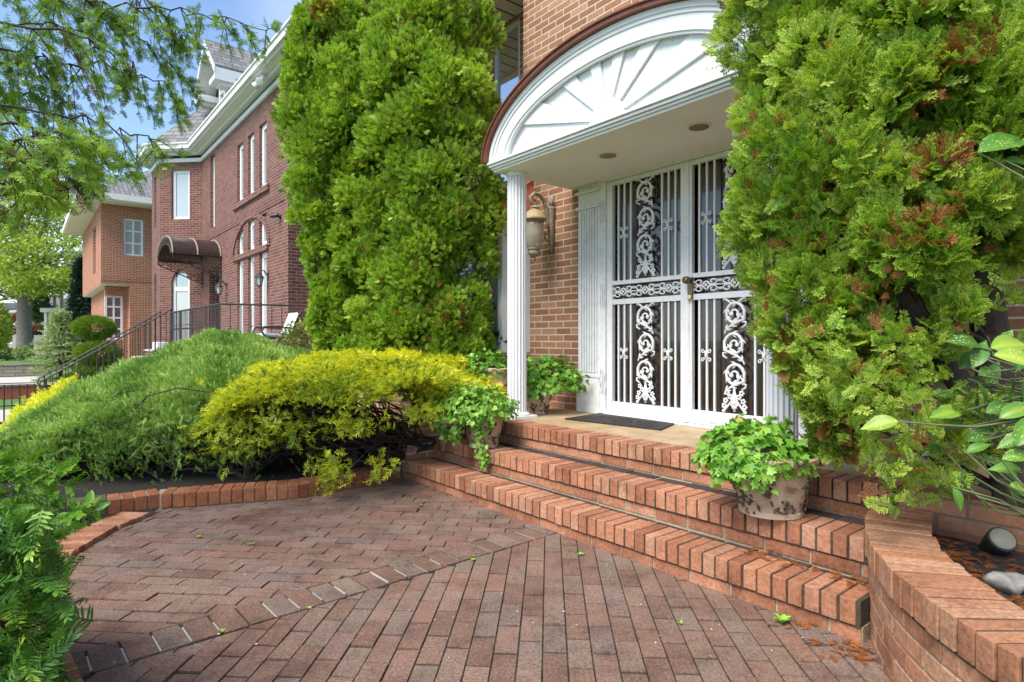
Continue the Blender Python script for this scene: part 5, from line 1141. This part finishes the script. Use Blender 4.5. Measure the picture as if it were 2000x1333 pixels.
mb.add([(*e[1], z0), (*top[1], z1), bay], [(0, 1, 2)]); mb.add([(*e[4], z0), (-24.0, 13.8, z0), (*top[1], z1), bay], [(0, 1, 2, 3)]); mb.add([(*top[0], z1), (*top[1], z1), (-24.0, 13.8, z0), (UN0+1.7, 14, z0)], [(0, 1, 2, 3)])
part(mb, 'roof', M['shingle'], H1)
# dormer
du, dd, hwall = -19.0, 4.6, .86; ez, pz = 8.62, 9.72
mb = MB(); mb.extr([(du-hwall, dd, 6.9), (du+hwall, dd, 6.9), (du+hwall, dd, ez+.02), (du, dd, pz-.1), (du-hwall, dd, ez+.02)], (0, .2, 0)); mb.box(du+hwall-.2, du+hwall, dd+.2, 8, 6.9, ez); mb.box(du-hwall, du-hwall+.2, dd+.2, 8, 6.9, ez)
dr = part(mb, 'dormer', M['brick1'], H1)
window(H1, du-.32, du+.32, 7.5, 8.9, dd-.09, .09, .07, 'glass', trans=(8.4,), recess=.0)
mb = MB(); dx, dz = 1.24, pz-ez+.03
for s in (-1, 1):
    a = Vector((du+s*dx, 0, ez-.02)); b = Vector((du, 0, pz+.06)); 
    mb.extr([(a.x, dd-.55, a.z), (b.x, dd-.55, b.z), (b.x, dd-.55, b.z+.05), (a.x, dd-.55, a.z+.05)], (0, 4.2, 0))
part(mb, 'dormer_roof', M['shingle'], dr)
mb = MB()
for s in (-1, 1):
    A = lambda w, z: (du+s*w, z)
    mb.extr([(du+s*dx, dd-.57, ez-.20), (du, dd-.57, pz-.13), (du, dd-.57, pz+.055), (du+s*dx, dd-.57, ez-.025)], (0, .06, 0))
    mb.extr([(du+s*(dx-.02), dd-.50, ez-.09), (du, dd-.50, pz-.03), (du, dd-.50, pz+.03), (du+s*(dx-.02), dd-.50, ez-.03)], (0, .5, 0))
    mb.box(du+s*dx, du+s*(dx-.07), dd-.56, dd+3.2, ez-.22, ez-.03); mb.box(du+s*(dx-.071), du+s*(hwall-.12), dd-.5, dd+.02 if s < 0 else dd+3.2, ez-.21, ez-.13)
    mb.box(du+s*(dx), du+s*(hwall-.25), dd-.56, dd-.02, ez-.36, ez-.221); mb.box(du+s*(dx-.12), du+s*(hwall-.12), dd-.4, dd-.02, ez-.45, ez-.361); mb.box(du+s*(hwall+.002), du+s*(hwall+.07), dd+.02, dd+3, ez-.42, ez-.29)
part(mb, 'dormer_trim', M['white'], dr)
# barrel canopy over the door, with iron scrollwork
ca0, ca1, cy0, cy1 = -19.42, -17.27, 2.95, 4.09; cc = (ca0+ca1)/2; cr_ = (ca1-ca0)/2; cz, chh = 3.36, .50
mb = MB(); n = 20; fa = lambda t, y, k=0: (cc+(cr_+k)*math.cos(t), y, cz+(chh+k)*math.sin(t))
for i in range(n):
    t0, t1 = math.pi*i/n, math.pi*(i+1)/n; mb.extr([fa(t0, cy0), fa(t1, cy0), fa(t1, cy0, .03), fa(t0, cy0, .03)], (0, cy1-cy0, 0))
can = part(mb, 'door_canopy', M['bronze'], H1, smooth='auto')
mb = MB()
for y in (cy0-.01, (cy0+cy1)/2, cy1-.02): mb.tube([fa(math.pi*i/n, y, .045) for i in range(n+1)], .022, 5)
part(mb, 'canopy_rib', M['umber'], can)
mb = MB(); mb.tube([fa(math.pi*i/n, cy0-.02, -.16) for i in range(n+1)], .014, 5)
for i in range(1, 14):
    t = math.pi*i/14; p = fa(t, cy0-.02, -.07); mb.tube([(p[0]+.055*math.cos(q), p[1], p[2]+.055*math.sin(q)) for q in np.linspace(0, 6.28, 9)], .009, 4)
for uu in (ca0, ca1):
    zb_ = lambda y: cz-.10-.48*((y-cy0)/(cy1-cy0))
    mb.tube([(uu, cy0, cz), (uu, cy1, cz)], .016, 5); mb.tube([(uu, cy0, zb_(cy0)), (uu, cy1, zb_(cy1))], .016, 5); mb.tube([(uu, cy1, cz), (uu, cy1, zb_(cy1)-.12)], .016, 5); mb.tube([(uu, cy0, cz), (uu, cy0, zb_(cy0))], .016, 5)
    y = cy0+.07
    while y < cy1-.05:
        z = cz-.055
        while z > zb_(y)+.03: mb.tube([(uu, y+.045*math.cos(q), z+.045*math.sin(q)) for q in np.linspace(0, 6.28, 8)], .009, 4); mb.tube([(uu, y-.045, z-.045), (uu, y+.045, z+.045)], .006, 4); z -= .1
        y += .1
part(mb, 'canopy_scrollwork', M['bronze'], can)
mb = MB(); mb.box(UN0+.001, UN0+.06, D1+1.0, D1+1.9, -.5, 3.1); mb.box(UN0+.06, UN0+.10, D1+1.05, D1+1.85, -.5, 3.0); part(mb, 'side_panel', M['white'], H1)
# wall lights, cameras
def coach(label, u, z):
    t = thing('coach_light', label, 'wall light', (u, D1, z), 'H', 'coach lights beside the tall arched window')
    mb = MB(); mb.box(u-.04, u+.04, D1-.02, D1-.001, z-.02, z+.14); mb.tube([(u, D1-.02, z+.06), (u, D1-.09, z+.17), (u, D1-.17, z+.16), (u, D1-.19, z+.10)], .014, 6); part(mb, 'bracket', M['iron'], t)
    c = (u, D1-.19, z); mb = MB(); mb.lathe(c, [(.02, .12), (.05, .09), (.10, .03), (.105, .015), (.09, .01)], 8); part(mb, 'hood', M['iron'], t)
    mb = MB(); mb.lathe(c, [(.082, .009), (.052, -.15), (.05, -.152)], 6); part(mb, 'glass', M['pvc'], t)
    mb = MB(); mb.lathe(c, [(.056, -.153), (.05, -.17), (.015, -.18), (.008, -.21)], 6)
    for k in range(6):
        w = k*math.pi/3; mb.tube([(c[0]+.086*math.cos(w), c[1]+.086*math.sin(w), z+.009), (c[0]+.056*math.cos(w), c[1]+.056*math.sin(w), z-.153)], .008, 4)
    part(mb, 'cage', M['iron'], t)
coach('black coach light left of the tall arched window, near the canopy', u_(443), zD(443, 563, D1)); coach('black coach light right of the tall arched window, above the chair', u_(524), zD(524, 545, D1))
u, z = u_(548), zD(548, 424, D1); t_ = thing('security_camera', 'small black security camera on the maroon wall beside the arborvitae', 'security camera', (u, D1, z)); mb = MB(); mb.tube([(u, D1-.001, z), (u, D1-.03, z)], .05, 12); mb.tube([(u, D1-.03, z), (u, D1-.10, z+.01)], .022, 8); part(mb, 'mount', M['black'], t_)
mb = MB(); d = Vector((-.7, -.7, -.1)).normalized(); c = Vector((u, D1-.12, z+.01)); mb.tube([c-d*.07, c+d*.08, c+d*.085], [.042, .042, .02], 10); part(mb, 'housing', M['black'], t_)
u, d_, z = u_(537), D1-.24, EZ+.02; t_ = thing('floodlight', 'white twin floodlight hung under the maroon house eaves', 'floodlight', (u, d_, z)); mb = MB(); mb.tube([(u, d_, z+.005+.07), (u, d_, z-.02)], .05, 10); part(mb, 'mount', M['white'], t_)
for s in (-1, 1):
    mb = MB(); a = Vector((u+s*.02, d_, z-.03)); e = a+Vector((s*.14, -.12, -.12)); mb.tube([a, a+(e-a)*.35, e, e+(e-a)*.02], [.03, .055, .085, .075], 10); part(mb, 'lamp_head', M['white'], t_, smooth='auto')
# terrace, railing, stairs, chair
UR0, UR1, DR, TZ = -12.16, -17.0, 2.85, .90
t_ = thing('terrace', 'raised brick terrace along the front of the maroon house', 'terrace', (-15, 3.4, 0)); mb = MB(); mb.box(UR1, UN0+.0, DR-.08, D1-.002, -.75, TZ-.06); part(mb, 'retaining_wall', M['brick1'], t_); mb = MB(); mb.box(UR1-1.4, UN0, DR-.12, D1-.003, TZ-.0595, TZ); part(mb, 'paving', M['concrete'], t_)
def rail(t, a, b, za, zb, step=.13, h=.92, post=True, ext=0):      # panel of balusters between two house-frame points, floor heights za, zb
    A, B = Vector((*a, za)), Vector((*b, zb)); L = (B-A).length; n = max(2, int(L/step)); mb = MB(); up = Vector((0, 0, 1))
    part_ = MB(); part_.tube([A+up*h, B+up*h], .02, 6); part_.tube([A+up*.10, B+up*.10], .013, 5); part_.tube([A+up*(h-.33), B+up*(h-.33)], .008, 4) if ext else None
    for i in range(n+1):
        p = A+(B-A)*i/n; k = i % 9 == 0; mb.tube([p+up*(.0 if k else .1), p+up*h], .016 if k else .0085, 4)
        if not k and i % 2: mb.ball(p+up*h*.55, .02, 6, sq=1.2)
    return mb, part_
R1 = thing('iron_railing', 'dark iron railing around the maroon house terrace', 'railing', (-14, DR, TZ))
for a, b, st in (((UR1, DR), (UR0, DR), .135), ((UR0, DR), (UR0+.35, D1-.03), .16)):
    m1, m2 = rail(R1, a, b, TZ, TZ, st, ext=1 if st < .14 else 0); part(m1, 'balusters', M['iron'], R1); part(m2, 'handrail', M['iron'], R1)
SD0, SD1_, SZ1 = DR-.1, .40, -.66; nst = 9; t_ = thing('terrace_stairs', 'pale stone stairs rising to the maroon house terrace', 'stairs', (-17.7, 1.6, -.66)); mb = MB()
for i in range(nst):
    d0 = SD1_+(SD0-SD1_)*i/nst; z = SZ1+(TZ-SZ1)*(i+1)/nst; mb.box(UR1-1.35, UR1-.05, d0, SD0+.06, z-(TZ-SZ1)/nst-(.3 if i == 0 else 0), z-.04)
part(mb, 'risers', M['brick1'], t_)
for i in range(nst):
    d0 = SD1_+(SD0-SD1_)*i/nst; z = SZ1+(TZ-SZ1)*(i+1)/nst; mb = MB(); mb.box(UR1-1.4, UR1-.02, d0-.03, d0+(SD0-SD1_)/nst+.01, z-.0395, z); part(mb, 'tread', M['concrete'], t_)
for uu, lab in ((UR1+.05, 'near side iron stair railing ending in a scroll, below the terrace'), (UR1-1.45, 'far side iron stair railing next to the clipped topiary')):
    t_ = thing('stair_railing', lab, 'railing', (uu, 1.6, -.6)); m1, m2 = rail(t_, (uu, SD1_), (uu, SD0), SZ1+.02, TZ, .14)
    zt = SZ1+.94; m2.tube([(uu, SD1_, zt), (uu, SD1_-.10, zt-.06), (uu, SD1_-.13, zt-.18), (uu, SD1_-.06, zt-.26), (uu, SD1_+.02, zt-.22), (uu, SD1_, zt-.15)], .018, 6); m2.tube([(uu, SD0, TZ+.92), (uu, SD0+.1, TZ+1.02), (uu, SD0+.12, TZ)], .018, 6)
    part(m1, 'balusters', M['iron'], t_); part(m2, 'handrail', M['iron'], t_)
cu, cd = u_(530, 3.5), 3.52; t_ = thing('patio_chair', 'grey metal patio chair with a pale blue cushion on the terrace', 'chair', (cu, cd, TZ))
def cb(mbx, a, b, c, w, th):     # slab from three side points
    pass
def ch(x, y, z): return (cu+y*.78, cd+x*.74, TZ+z*.76)
mb = MB(); mb.extr([ch(-.30, -.30, .40), ch(-.30, .30, .40), ch(.26, .30, .37), ch(.26, -.30, .37)], (0, 0, .07)); part(mb, 'seat_cushion', M['cushion'], t_, bevel=.03)
mb = MB(); mb.extr([ch(.26, -.30, .40), ch(.26, .30, .40), ch(.50, .30, 1.0), ch(.50, -.30, 1.0)], (.08, 0, -.03)); part(mb, 'back_cushion', M['cushion'], t_, bevel=.03)
for s in (-1, 1):
    mb = MB(); y = s*.33; mb.tube([ch(.60, y, 1.02), ch(.34, y, .42), ch(.12, y, 0)], .02, 6); mb.tube([ch(-.30, y, 0), ch(-.26, y, .38), ch(-.36, y, .52), ch(-.30, y, .62), ch(.0, y, .63), ch(.42, y, .60)], .02, 6); mb.tube([ch(-.26, y, .38), ch(.32, y, .36)], .018, 6); part(mb, 'side_frame', M['iron'], t_)
mb = MB(); 
for k in (.36, .39): mb.tube([ch(-.2 if k < .37 else .25, -.33, k), ch(-.2 if k < .37 else .25, .33, k)], .016, 6)
part(mb, 'cross_bar', M['iron'], t_)
u, z = uD(284, 2.4), .35; t_ = thing('utility_box', 'white utility box against the wall behind the stair railing', 'utility box', (u, 2.6, -.4)); mb = MB(); mb.box(u-.35, u+.35, 2.6, 2.85, zD(284, 696, 2.6), zD(284, 668, 2.6)); part(mb, 'cabinet', M['white'], t_, bevel=.02); mb = MB(); mb.box(u-.1, u+.1, 2.58, 2.5985, .35, .65); mb.box(u-.06, u+.06, 2.66, 2.8, -.7, zD(284, 696, 2.6)); part(mb, 'panel', M['pvc'], t_)
# ================================================================== ORANGE BRICK HOUSE BEYOND
UO, DO = -27.6, 2.3; H2 = thing('brick_house', 'orange brick house with grey hipped roof and an overhanging upper floor', 'house', (-31, 6, -.6))
ux = uD(175, DO)
mb = MB(); 
def sidewall(u, d0, d1, z0, z1, holes, th=.3):     # wall in the d-z plane
    ds = sorted({d0, d1, *[h[0] for h in holes], *[h[1] for h in holes]})
    for i in range(len(ds)-1):
        f = (ds[i]+ds[i+1])/2; zs = [z0]
        for h in holes:
            if h[0] < f < h[1]: zs += [h[2], h[3]]
        zs.append(z1)
        for j in range(0, len(zs), 2): mb.box(u-th, u, ds[i], ds[i+1], zs[j], zs[j+1])
def dAt(x, u=UO): a = (x-CX)/FPX; return u*(-ST*a+CT)/(CT*a+ST)
def zAt(x, y, u=UO): a = (x-CX)/FPX; Y = u/(CT*a+ST); return HC-(y-CY)/FPX*Y
w1 = (dAt(241.5), dAt(280), zAt(261, 500), zAt(261, 428)); dl = dAt(254)
UL2 = UO-.75; w2 = (dAt(205, UL2), dAt(240, UL2), zAt(222, 664, UL2), zAt(222, 578, UL2))
sidewall(UO, DO, 12, 3.3, 6.35, [w1]); sidewall(UO, dl, 12, -.7, 3.3, []); sidewall(UL2, DO+.35, dl+.3, -.7, 3.3, [w2]); mb.box(UL2+.001, UO-.3, dl, dl+.3, -.7, 3.3)
f2 = [(uD(192, DO)-.1, uD(184, DO)+.1, 3.9, 5.7)]
mb.wallgrid(ux-4, UO-.3, 3.3, 6.35, DO, .3, [(-31.0, -29.6, 3.9, 5.8)]); mb.wallgrid(ux-4, UL2-.3, -.7, 3.3, DO+.35, .3, []); mb.box(ux-4, UO-.3, 11.7, 12, -.7, 6.35)
part(mb, 'wall', M['brick2'], H2)
mb = MB(); mb.box(ux-4, UO-.02, DO+.02, dl-.002, 3.27, 3.30); part(mb, 'overhang_soffit', M['trim'], H2)
mb = MB()
x = DO
while x < dAt(296)+1: mb.box(UO+.001, UO+.015, x, x+.062, 3.42, 3.66); x += .075
part(mb, 'soldier_course', M['brick2'], H2)
def sidewin(u, h, mull, trans):
    f = MB(); d0, d1, z0, z1 = h; a, b = u-.15, u-.06
    f.box(a, b, d0, d0+.07, z0, z1); f.box(a, b, d1-.07, d1, z0, z1); f.box(a, b, d0+.07, d1-.07, z0, z0+.07); f.box(a, b, d0+.07, d1-.07, z1-.07, z1)
    f.box(a+.01, b-.01, (d0+d1)/2-.03, (d0+d1)/2+.03, z0+.07, z1-.07)
    for q in trans: f.box(a+.005, b-.015, d0+.07, d1-.07, z0+(z1-z0)*q-.03, z0+(z1-z0)*q+.03)
    w = part(f, 'window', M['white'], H2); g = MB(); g.box(a+.03, a+.04, d0+.07, d1-.07, z0+.07, z1-.07); part(g, 'pane', M['blind'] if u == UO else M['glass'], w)
sidewin(UO, w1, 1, (.34, .67)); sidewin(UL2, w2, 1, (.25, .5, .75)); window(H2, -30.95, -29.65, 3.9, 5.8, DO, .09, .09, 'glass', recess=.1)
mb = MB(); mb.box(ux-4.5, UO+.75, DO-.75, 12.8, 6.352, 6.42); mb.box(ux-4.5, UO+.78, DO-.80, DO-.7505, 6.40, 6.62); mb.box(UO+.7505, UO+.82, DO-.75, 12.8, 6.40, 6.62); part(mb, 'eaves', M['trim'], H2)
mb = MB(); r0 = 6.55; a, b, c, d = (ux-4.5, DO-.75, r0), (UO+.78, DO-.75, r0), (UO+.78, 12.8, r0), (ux-4.5, 12.8, r0); t0, t1 = ((UO+ux-4)/2, 5.4, r0+2.9), ((UO+ux-4)/2, 9.5, r0+2.9)
mb.add([a, b, c, d, t0, t1], [(0, 1, 4), (1, 2, 5, 4), (2, 3, 5), (3, 0, 4, 5)]); mb.box(-31.2, -30.2, 5.5, 8, 8.0, 9.6); part(mb, 'roof', M['shingle'], H2)
# ================================================================== GREY HOUSE FAR OFF
def fb(mbx, x0, x1, y0, y1, Y0, Y1, m=0):       # box whose front face fills these picture limits at depth Y0
    a, b = P(x0, y1, Y0), P(x1, y0, Y0); mbx.box(a[0], b[0], Y0, Y1, a[2], b[2], m)
YG = 46.0; H3 = thing('grey_house', 'distant grey stone house with a balcony on columns', 'house', (P(150, 700, YG)[0], YG, -.7), 'W')
mb = MB(); fb(mb, 118, 230, 536, 700, YG, YG+9); fb(mb, 103, 117, 545, 700, YG-.2, YG+9); part(mb, 'wall', M['brick3'], H3)
mb = MB(); a = P(112, 540, YG-1); b = P(240, 540, YG-1); c = P(150, 503, YG+5); mb.add([a, b, (b[0], YG+10, a[2]), (a[0], YG+10, a[2]), (c[0], YG+4, c[2]+.4), (c[0]+6, YG+4, c[2]+.4)], [(0, 1, 5, 4), (1, 2, 5), (2, 3, 4, 5), (3, 0, 4)]); part(mb, 'roof', plain('dark_shingle', (.10, .10, .11), .9, .2, 3), H3)
mb = MB(); fb(mb, 78, 112, 602, 610, YG-3, YG-.25); bal = part(mb, 'balcony', M['trim'], H3)
mb = MB(); 
for i in range(13): x = 81+i*2.3; a, b = P(x, 602, YG-2.9), P(x, 580, YG-2.9); mb.tube([a, b], .035, 4)
mb.tube([P(80, 580, YG-2.9), P(110, 580, YG-2.9)], .05, 4); part(mb, 'balcony_railing', M['iron'], bal)
for x in (86, 96):
    mb = MB(); fb(mb, x, x+5, 610.5, 680, YG-2.9, YG-2.3); part(mb, 'column', M['trim'], H3)
for (x0, x1, y0, y1) in ((124, 141, 552, 584), (126, 140, 612, 636), (100, 105, 612, 650)):
    mb = MB(); fb(mb, x0, x1, y0, y1, YG-.08, YG-.001) if x0 > 110 else fb(mb, x0, x1, y0, y1, YG-.28, YG-.201); w = part(mb, 'window', M['white'], H3); mb = MB(); z = YG-.08 if x0 > 110 else YG-.28; fb(mb, x0+1.5, x1-1.5, y0+1.5, y1-1.5, z-.02, z-.0005); part(mb, 'pane', M['glass'], w)
YW = 62.0; t_ = thing('white_house', 'distant white house with a dark roof behind the street tree', 'house', (P(20, 690, YW)[0], YW, -.6), 'W'); mb = MB(); fb(mb, -60, 40, 604, 690, YW, YW+8); fb(mb, 6, 38, 612, 618, YW-.2, YW-.01) ; part(mb, 'wall', M['white'], t_); mb = MB(); fb(mb, -70, 44, 592, 603.5, YW-.6, YW+9); part(mb, 'roof', plain('slate_roof', (.12, .12, .13), .9, .2, 3), t_)
mb = MB(); fb(mb, 12, 34, 606, 611, YW-.06, YW-.003); part(mb, 'window', M['glass'], t_)
# ------------------------------------------------------------------ front gardens beyond: fence, walls, strips of lawn and pavement
uf = UR1+.05; t_ = thing('low_iron_fence', 'low iron fence with knobbed pickets running down from the stairs', 'fence', (uf, -1.5, -.65)); a, b = (uf, -4.2), (uf, SD1_-.2); zf = lambda d: terr(*Hw(uf, d)[:2])
m1 = MB(); m2 = MB(); n = 34; z0 = -.64
for i in range(n+1):
    d = a[1]+(b[1]-a[1])*i/n; k = i % 2 == 0; m1.tube([(uf, d, z0), (uf, d, z0+(.82 if True else .7))], .014 if k else .010, 4); m1.ball((uf, d, z0+.52 if k else z0+.18), .026, 6, sq=1.2)
m2.tube([(uf, a[1], z0+.36), (uf, b[1], z0+.36)], .013, 4); m2.tube([(uf, a[1], z0+.80), (uf, b[1], z0+.80)], .008, 4); part(m1, 'pickets', M['iron'], t_); part(m2, 'fence_rail', M['iron'], t_)
ur = -24.3; t_ = thing('painted_garden_wall', 'low red painted garden wall with a pale coping between the front yards', 'garden wall', (ur, -1, -.66)); mb = MB(); mb.box(ur-.2, ur, -9, DO-.1, -.75, -.29); part(mb, 'wall', M['stucco_red'], t_); mb = MB(); mb.box(ur-.24, ur+.04, -9, DO-.1, -.288, -.24); part(mb, 'coping', M['concrete'], t_)
def patch(name, pts, z, mat, th=.02):
    mb = MB(); mb.extr([(p[0], p[1], z) for p in pts], (0, 0, th)); solo(mb, name, mat, frame='H', kind='structure')
patch('garden_path', [(-20.2, -9), (-17.3, -9), (-17.3, .35), (-20.2, .35)], -.665, M['concrete'])
patch('garden_path', [(-29.5, -9), (-24.6, -9), (-24.6, 1.2), (-29.5, 1.2)], -.685, M['concrete'])
patch('sidewalk', [(-38, -9), (-33.0, -9), (-33.0, 1.2), (-38, 1.2)], -.685, M['concrete'])
us_ = -39.0; t_ = thing('stone_retaining_wall', 'low stacked stone retaining wall holding a distant lawn', 'retaining wall', (us_, -4, -.66)); mb = MB(); mb.box(us_-.4, us_, -16, 1.0, -.75, -.13); part(mb, 'stonework', M['stone'], t_); mb = MB(); mb.box(us_-.45, us_+.05, -16, 1.0, -.1295, -.07); part(mb, 'coping', M['stone'], t_)
patch('upper_lawn', [(-70, -20), (us_-.42, -20), (us_-.42, 1.0), (-70, 1.0)], -.22, M['lawn'], .05)
# ================================================================== TREES AND SHRUBS IN THE DISTANCE
rg = np.random.default_rng(5)
YT = 40.0; bs = P(48, 684, YT); t_ = thing('street_tree', 'tall spring green deciduous tree with a thick grey trunk', 'tree', (bs[0], YT, bs[2]-.6), 'W')
mb = MB(); tp = [P(48, 705, YT), P(48, 684, YT), P(47, 640, YT), P(48, 590, YT), P(46, 545, YT), P(44, 500, YT)]; mb.tube(tp, [.62, .47, .42, .42, .38, .28], 10)
part(mb, 'trunk', M['gbark'], t_, smooth=True); mb = MB(); tips = []
for (x0, y0, x1, y1) in ((48, 585, -30, 560), (46, 560, 90, 500), (46, 545, 150, 470), (45, 540, 20, 440), (44, 520, 60, 420), (44, 500, 100, 430), (44, 510, -20, 470), (44, 500, 0, 400), (46, 540, 120, 530), (44, 500, 40, 380), (60, 520, 165, 465), (46, 560, -10, 590)):
    p = branchy(mb, P(x0, y0, YT), P(x1, y1, YT+rg.normal(0, 1.6)), .20, .05, rg, 6, .06, 6); tips += p[1:]
    for q in p[2:]:
        for k in range(3): e = q+np.array([rg.normal(0, 1.2), rg.normal(0, 1.2), rg.normal(.1, .8)]); branchy(mb, q, e, .05, .012, rg, 4, .1, 4); tips.append(e)
part(mb, 'limbs', M['gbark'], t_)
C = [np.array(P(rg.normal(x, sx), rg.normal(y, sy), YT+rg.normal(0, 1.8))) for (x, y, sx, sy, n) in ((90, 548, 42, 12, 46), (30, 540, 40, 12, 30), (110, 400, 40, 18, 18), (130, 420, 26, 15, 12), (120, 470, 28, 22, 16), (40, 440, 45, 35, 34), (0, 500, 25, 30, 16), (60, 500, 30, 16, 18)) for _ in range(n)]
C = np.array(C); n = 60*len(C); idx = np.repeat(np.arange(len(C)), 60); pos = C[idx]+rg.normal(size=(n, 3))*np.array([.55, .55, .26])
V, F, T = scatter(TL, pos, rg.normal(size=(n, 3))+np.array([0, 0, -.2]), rg.uniform(.16, .30, n), rg, rg.normal(.5, .2, n).clip(0, 1), .2, normal=UP+rg.normal(size=(n, 3))*.7, cap=1); fmesh('crown', V, F, T, M['street'], t_, (bs[0], YT, bs[2]-.6))
# pale cedar with layered boughs
YC = 21.0; b = P(118, 748, YC); t_ = thing('pale_cedar', 'pale green layered cedar left of the clipped topiary', 'tree', (b[0], YC, -.66), 'W'); mb = MB(); zt = P(120, 605, YC)[2]; mb.tube([(b[0], YC, -.7), (b[0], YC, zt)], [.09, .02], 7); L = []
lay = [(740, 45), (715, 46), (695, 48), (680, 42), (668, 40), (656, 24), (645, 20), (632, 15), (620, 8), (612, 5)]
for (y, hw_) in lay:
    zc = P(118, y, YC)[2]; r = hw_/FPX*YC
    for k in range(11):
        w = k*.571+y; e = np.array((b[0]+r*math.cos(w)*rg.uniform(.8, 1.1), YC+r*math.sin(w)*.9, zc-.10)); p = branchy(mb, (b[0], YC, zc+.05), e, .02, .006, rg, 5, .03, 4); n = 46
        f = rg.uniform(.25, 1.05, n)[:, None]; po = np.array((b[0], YC, zc+.05))*(1-f)+e*f+rg.normal(size=(n, 3))*np.array([.09, .09, .035]); ax = nrm((e-np.array((b[0], YC, zc)))+rg.normal(size=(n, 3))*.35)
        L.append(scatter(TJ, po, ax, rg.uniform(.10, .20, n), rg, rg.normal(.5, .15, n).clip(0, .9), .5, cap=1))
fmesh('boughs', *merge(*L), M['spruce'], t_, (b[0], YC, -.66)); part(mb, 'trunk', M['bark'], t_)
# topiary: a clipped disc on a stem over stacked pads
YP = 19.5; b = P(184, 760, YP); t_ = thing('clipped_topiary', 'clipped topiary with a rounded disc above stacked green pads', 'topiary', (b[0], YP, -.66), 'W'); L = []
for (x, y, rx, ry) in ((184, 641, 33, 21), (192, 690, 36, 20), (196, 722, 40, 16), (165, 742, 34, 15)):
    c = np.array(P(x, y, YP+rg.normal(0, .1))); r = np.array([rx, rx, ry])/FPX*YP; n = 6000; d = nrm(rg.normal(size=(n, 3))); pos = c+d*r*rg.uniform(.86, 1.0, n)[:, None]
    L.append(scatter(TJ, pos, d+rg.normal(size=(n, 3))*.35, rg.uniform(.08, .13, n), rg, rg.normal(.22, .12, n).clip(0, .6), .35, cap=.6))
fmesh('foliage', *merge(*L), M['arbor'], t_, (b[0], YP, -.66)); mb = MB(); c = P(190, 672, YP); 
for k in range(7): branchy(mb, P(190, 760, YP), (c[0]+rg.normal(0, .15), YP+rg.normal(0, .1), c[2]+.25), .035, .015, rg, 5, .06, 5)
part(mb, 'stem', M['bark'], t_)
# dark fir beside the orange house
YF = 37.0; b = P(163, 690, YF); t_ = thing('dark_fir', 'dark narrow fir between the grey house and the orange house', 'tree', (b[0], YF, -.6), 'W'); n = 4200; z = rg.uniform(-.3, 6.2, n)**1.0; r = (6.6-z)/6.6*1.15*rg.uniform(.4, 1, n); w = rg.uniform(0, 6.28, n); pos = np.stack([b[0]+r*np.cos(w), YF+r*np.sin(w), z], 1)
V, F, T = scatter(TJ, pos, np.stack([np.cos(w), np.sin(w), -.25+0*w], 1)+rg.normal(size=(n, 3))*.3, rg.uniform(.3, .55, n), rg, rg.uniform(.1, .8, n), .4, cap=1); fmesh('crown', V, F, T, M['darkfir'], t_, (b[0], YF, -.6)); mb = MB(); mb.tube([(b[0], YF, -.7), (b[0], YF, 6.4)], [.16, .02], 7); part(mb, 'trunk', M['bark'], t_)
def far_shrub(name, lab, x, y, Y, rx, ry, mat, n=1100, size=.14, tone=.5, group=None):
    c = P(x, y, Y); ballshrub(name, lab, c, (rx/FPX*Y, rx/FPX*Y, ry/FPX*Y), n, size, TL, mat, rg, tone, .2, group=group)
far_shrub('leafy_shrub', 'bright green leafy shrub cut by the photo\'s left edge', -8, 640, 30, 24, 46, M['street'], 1800, .17, .3)
far_shrub('bronze_maple', 'bronze leaved small maple left of the thick tree trunk', 24, 640, 52, 24, 26, M['redleaf'], 1500, .22)
far_shrub('bronze_maple', 'bronze leaved shrub right of the thick tree trunk', 72, 648, 54, 14, 13, M['redleaf'], 900, .2)
far_shrub('purple_shrub', 'dark purple shrub in front of the grey house columns', 76, 656, 50, 10, 9, M['purple'], 700, .18)
far_shrub('garden_shrub', 'small pale shrub on the lawn left of the cedar', 46, 690, 36, 16, 13, M['spruce'], 900, .12, .4)
far_shrub('garden_shrub', 'low twiggy shrub at the far left of the raised lawn', 14, 692, 38, 22, 10, M['shrub'], 900, .13, .7)
far_shrub('round_shrub', 'loose green tree crown behind the trunk and balcony', 72, 590, 60, 16, 40, M['shrub'], 2000, .35, .7)
mb = MB(); fb(mb, -40, 60, 672, 690, 44, 44.5); fb(mb, 24, 34, 655, 690, 43.9, 44.4) ; fb(mb, 66, 90, 655, 692, 43.5, 44); t_ = thing('stone_garden_wall', 'grey stone garden wall with piers behind the tree trunk', 'garden wall', (P(10, 690, 44)[0], 44, -.5), 'W'); part(mb, 'stonework', M['brick3'], t_)
# far row of tree crowns closing the street
pos = []
for i in range(9000):
    X = rg.uniform(-130, 60); Y = 95+rg.normal(0, 4)+8*math.sin(X*.07); hgt = 6.0+2.2*math.sin(X*.31)+1.5*math.sin(X*.83+1); pos.append((X, Y, rg.uniform(-.5, 1)**1*hgt if rg.uniform() < .8 else hgt*rg.uniform(.8, 1.1)))
n = len(pos); V, F, T = scatter(TL, pos, rg.normal(size=(n, 3)), rg.uniform(.7, 1.3, n), rg, rg.uniform(.2, .9, n), .2, cap=1); setp(fmesh('far_treeline', V, F, T, M['shrub']), 'far line of green tree crowns at the end of the street', 'trees', kind='stuff')
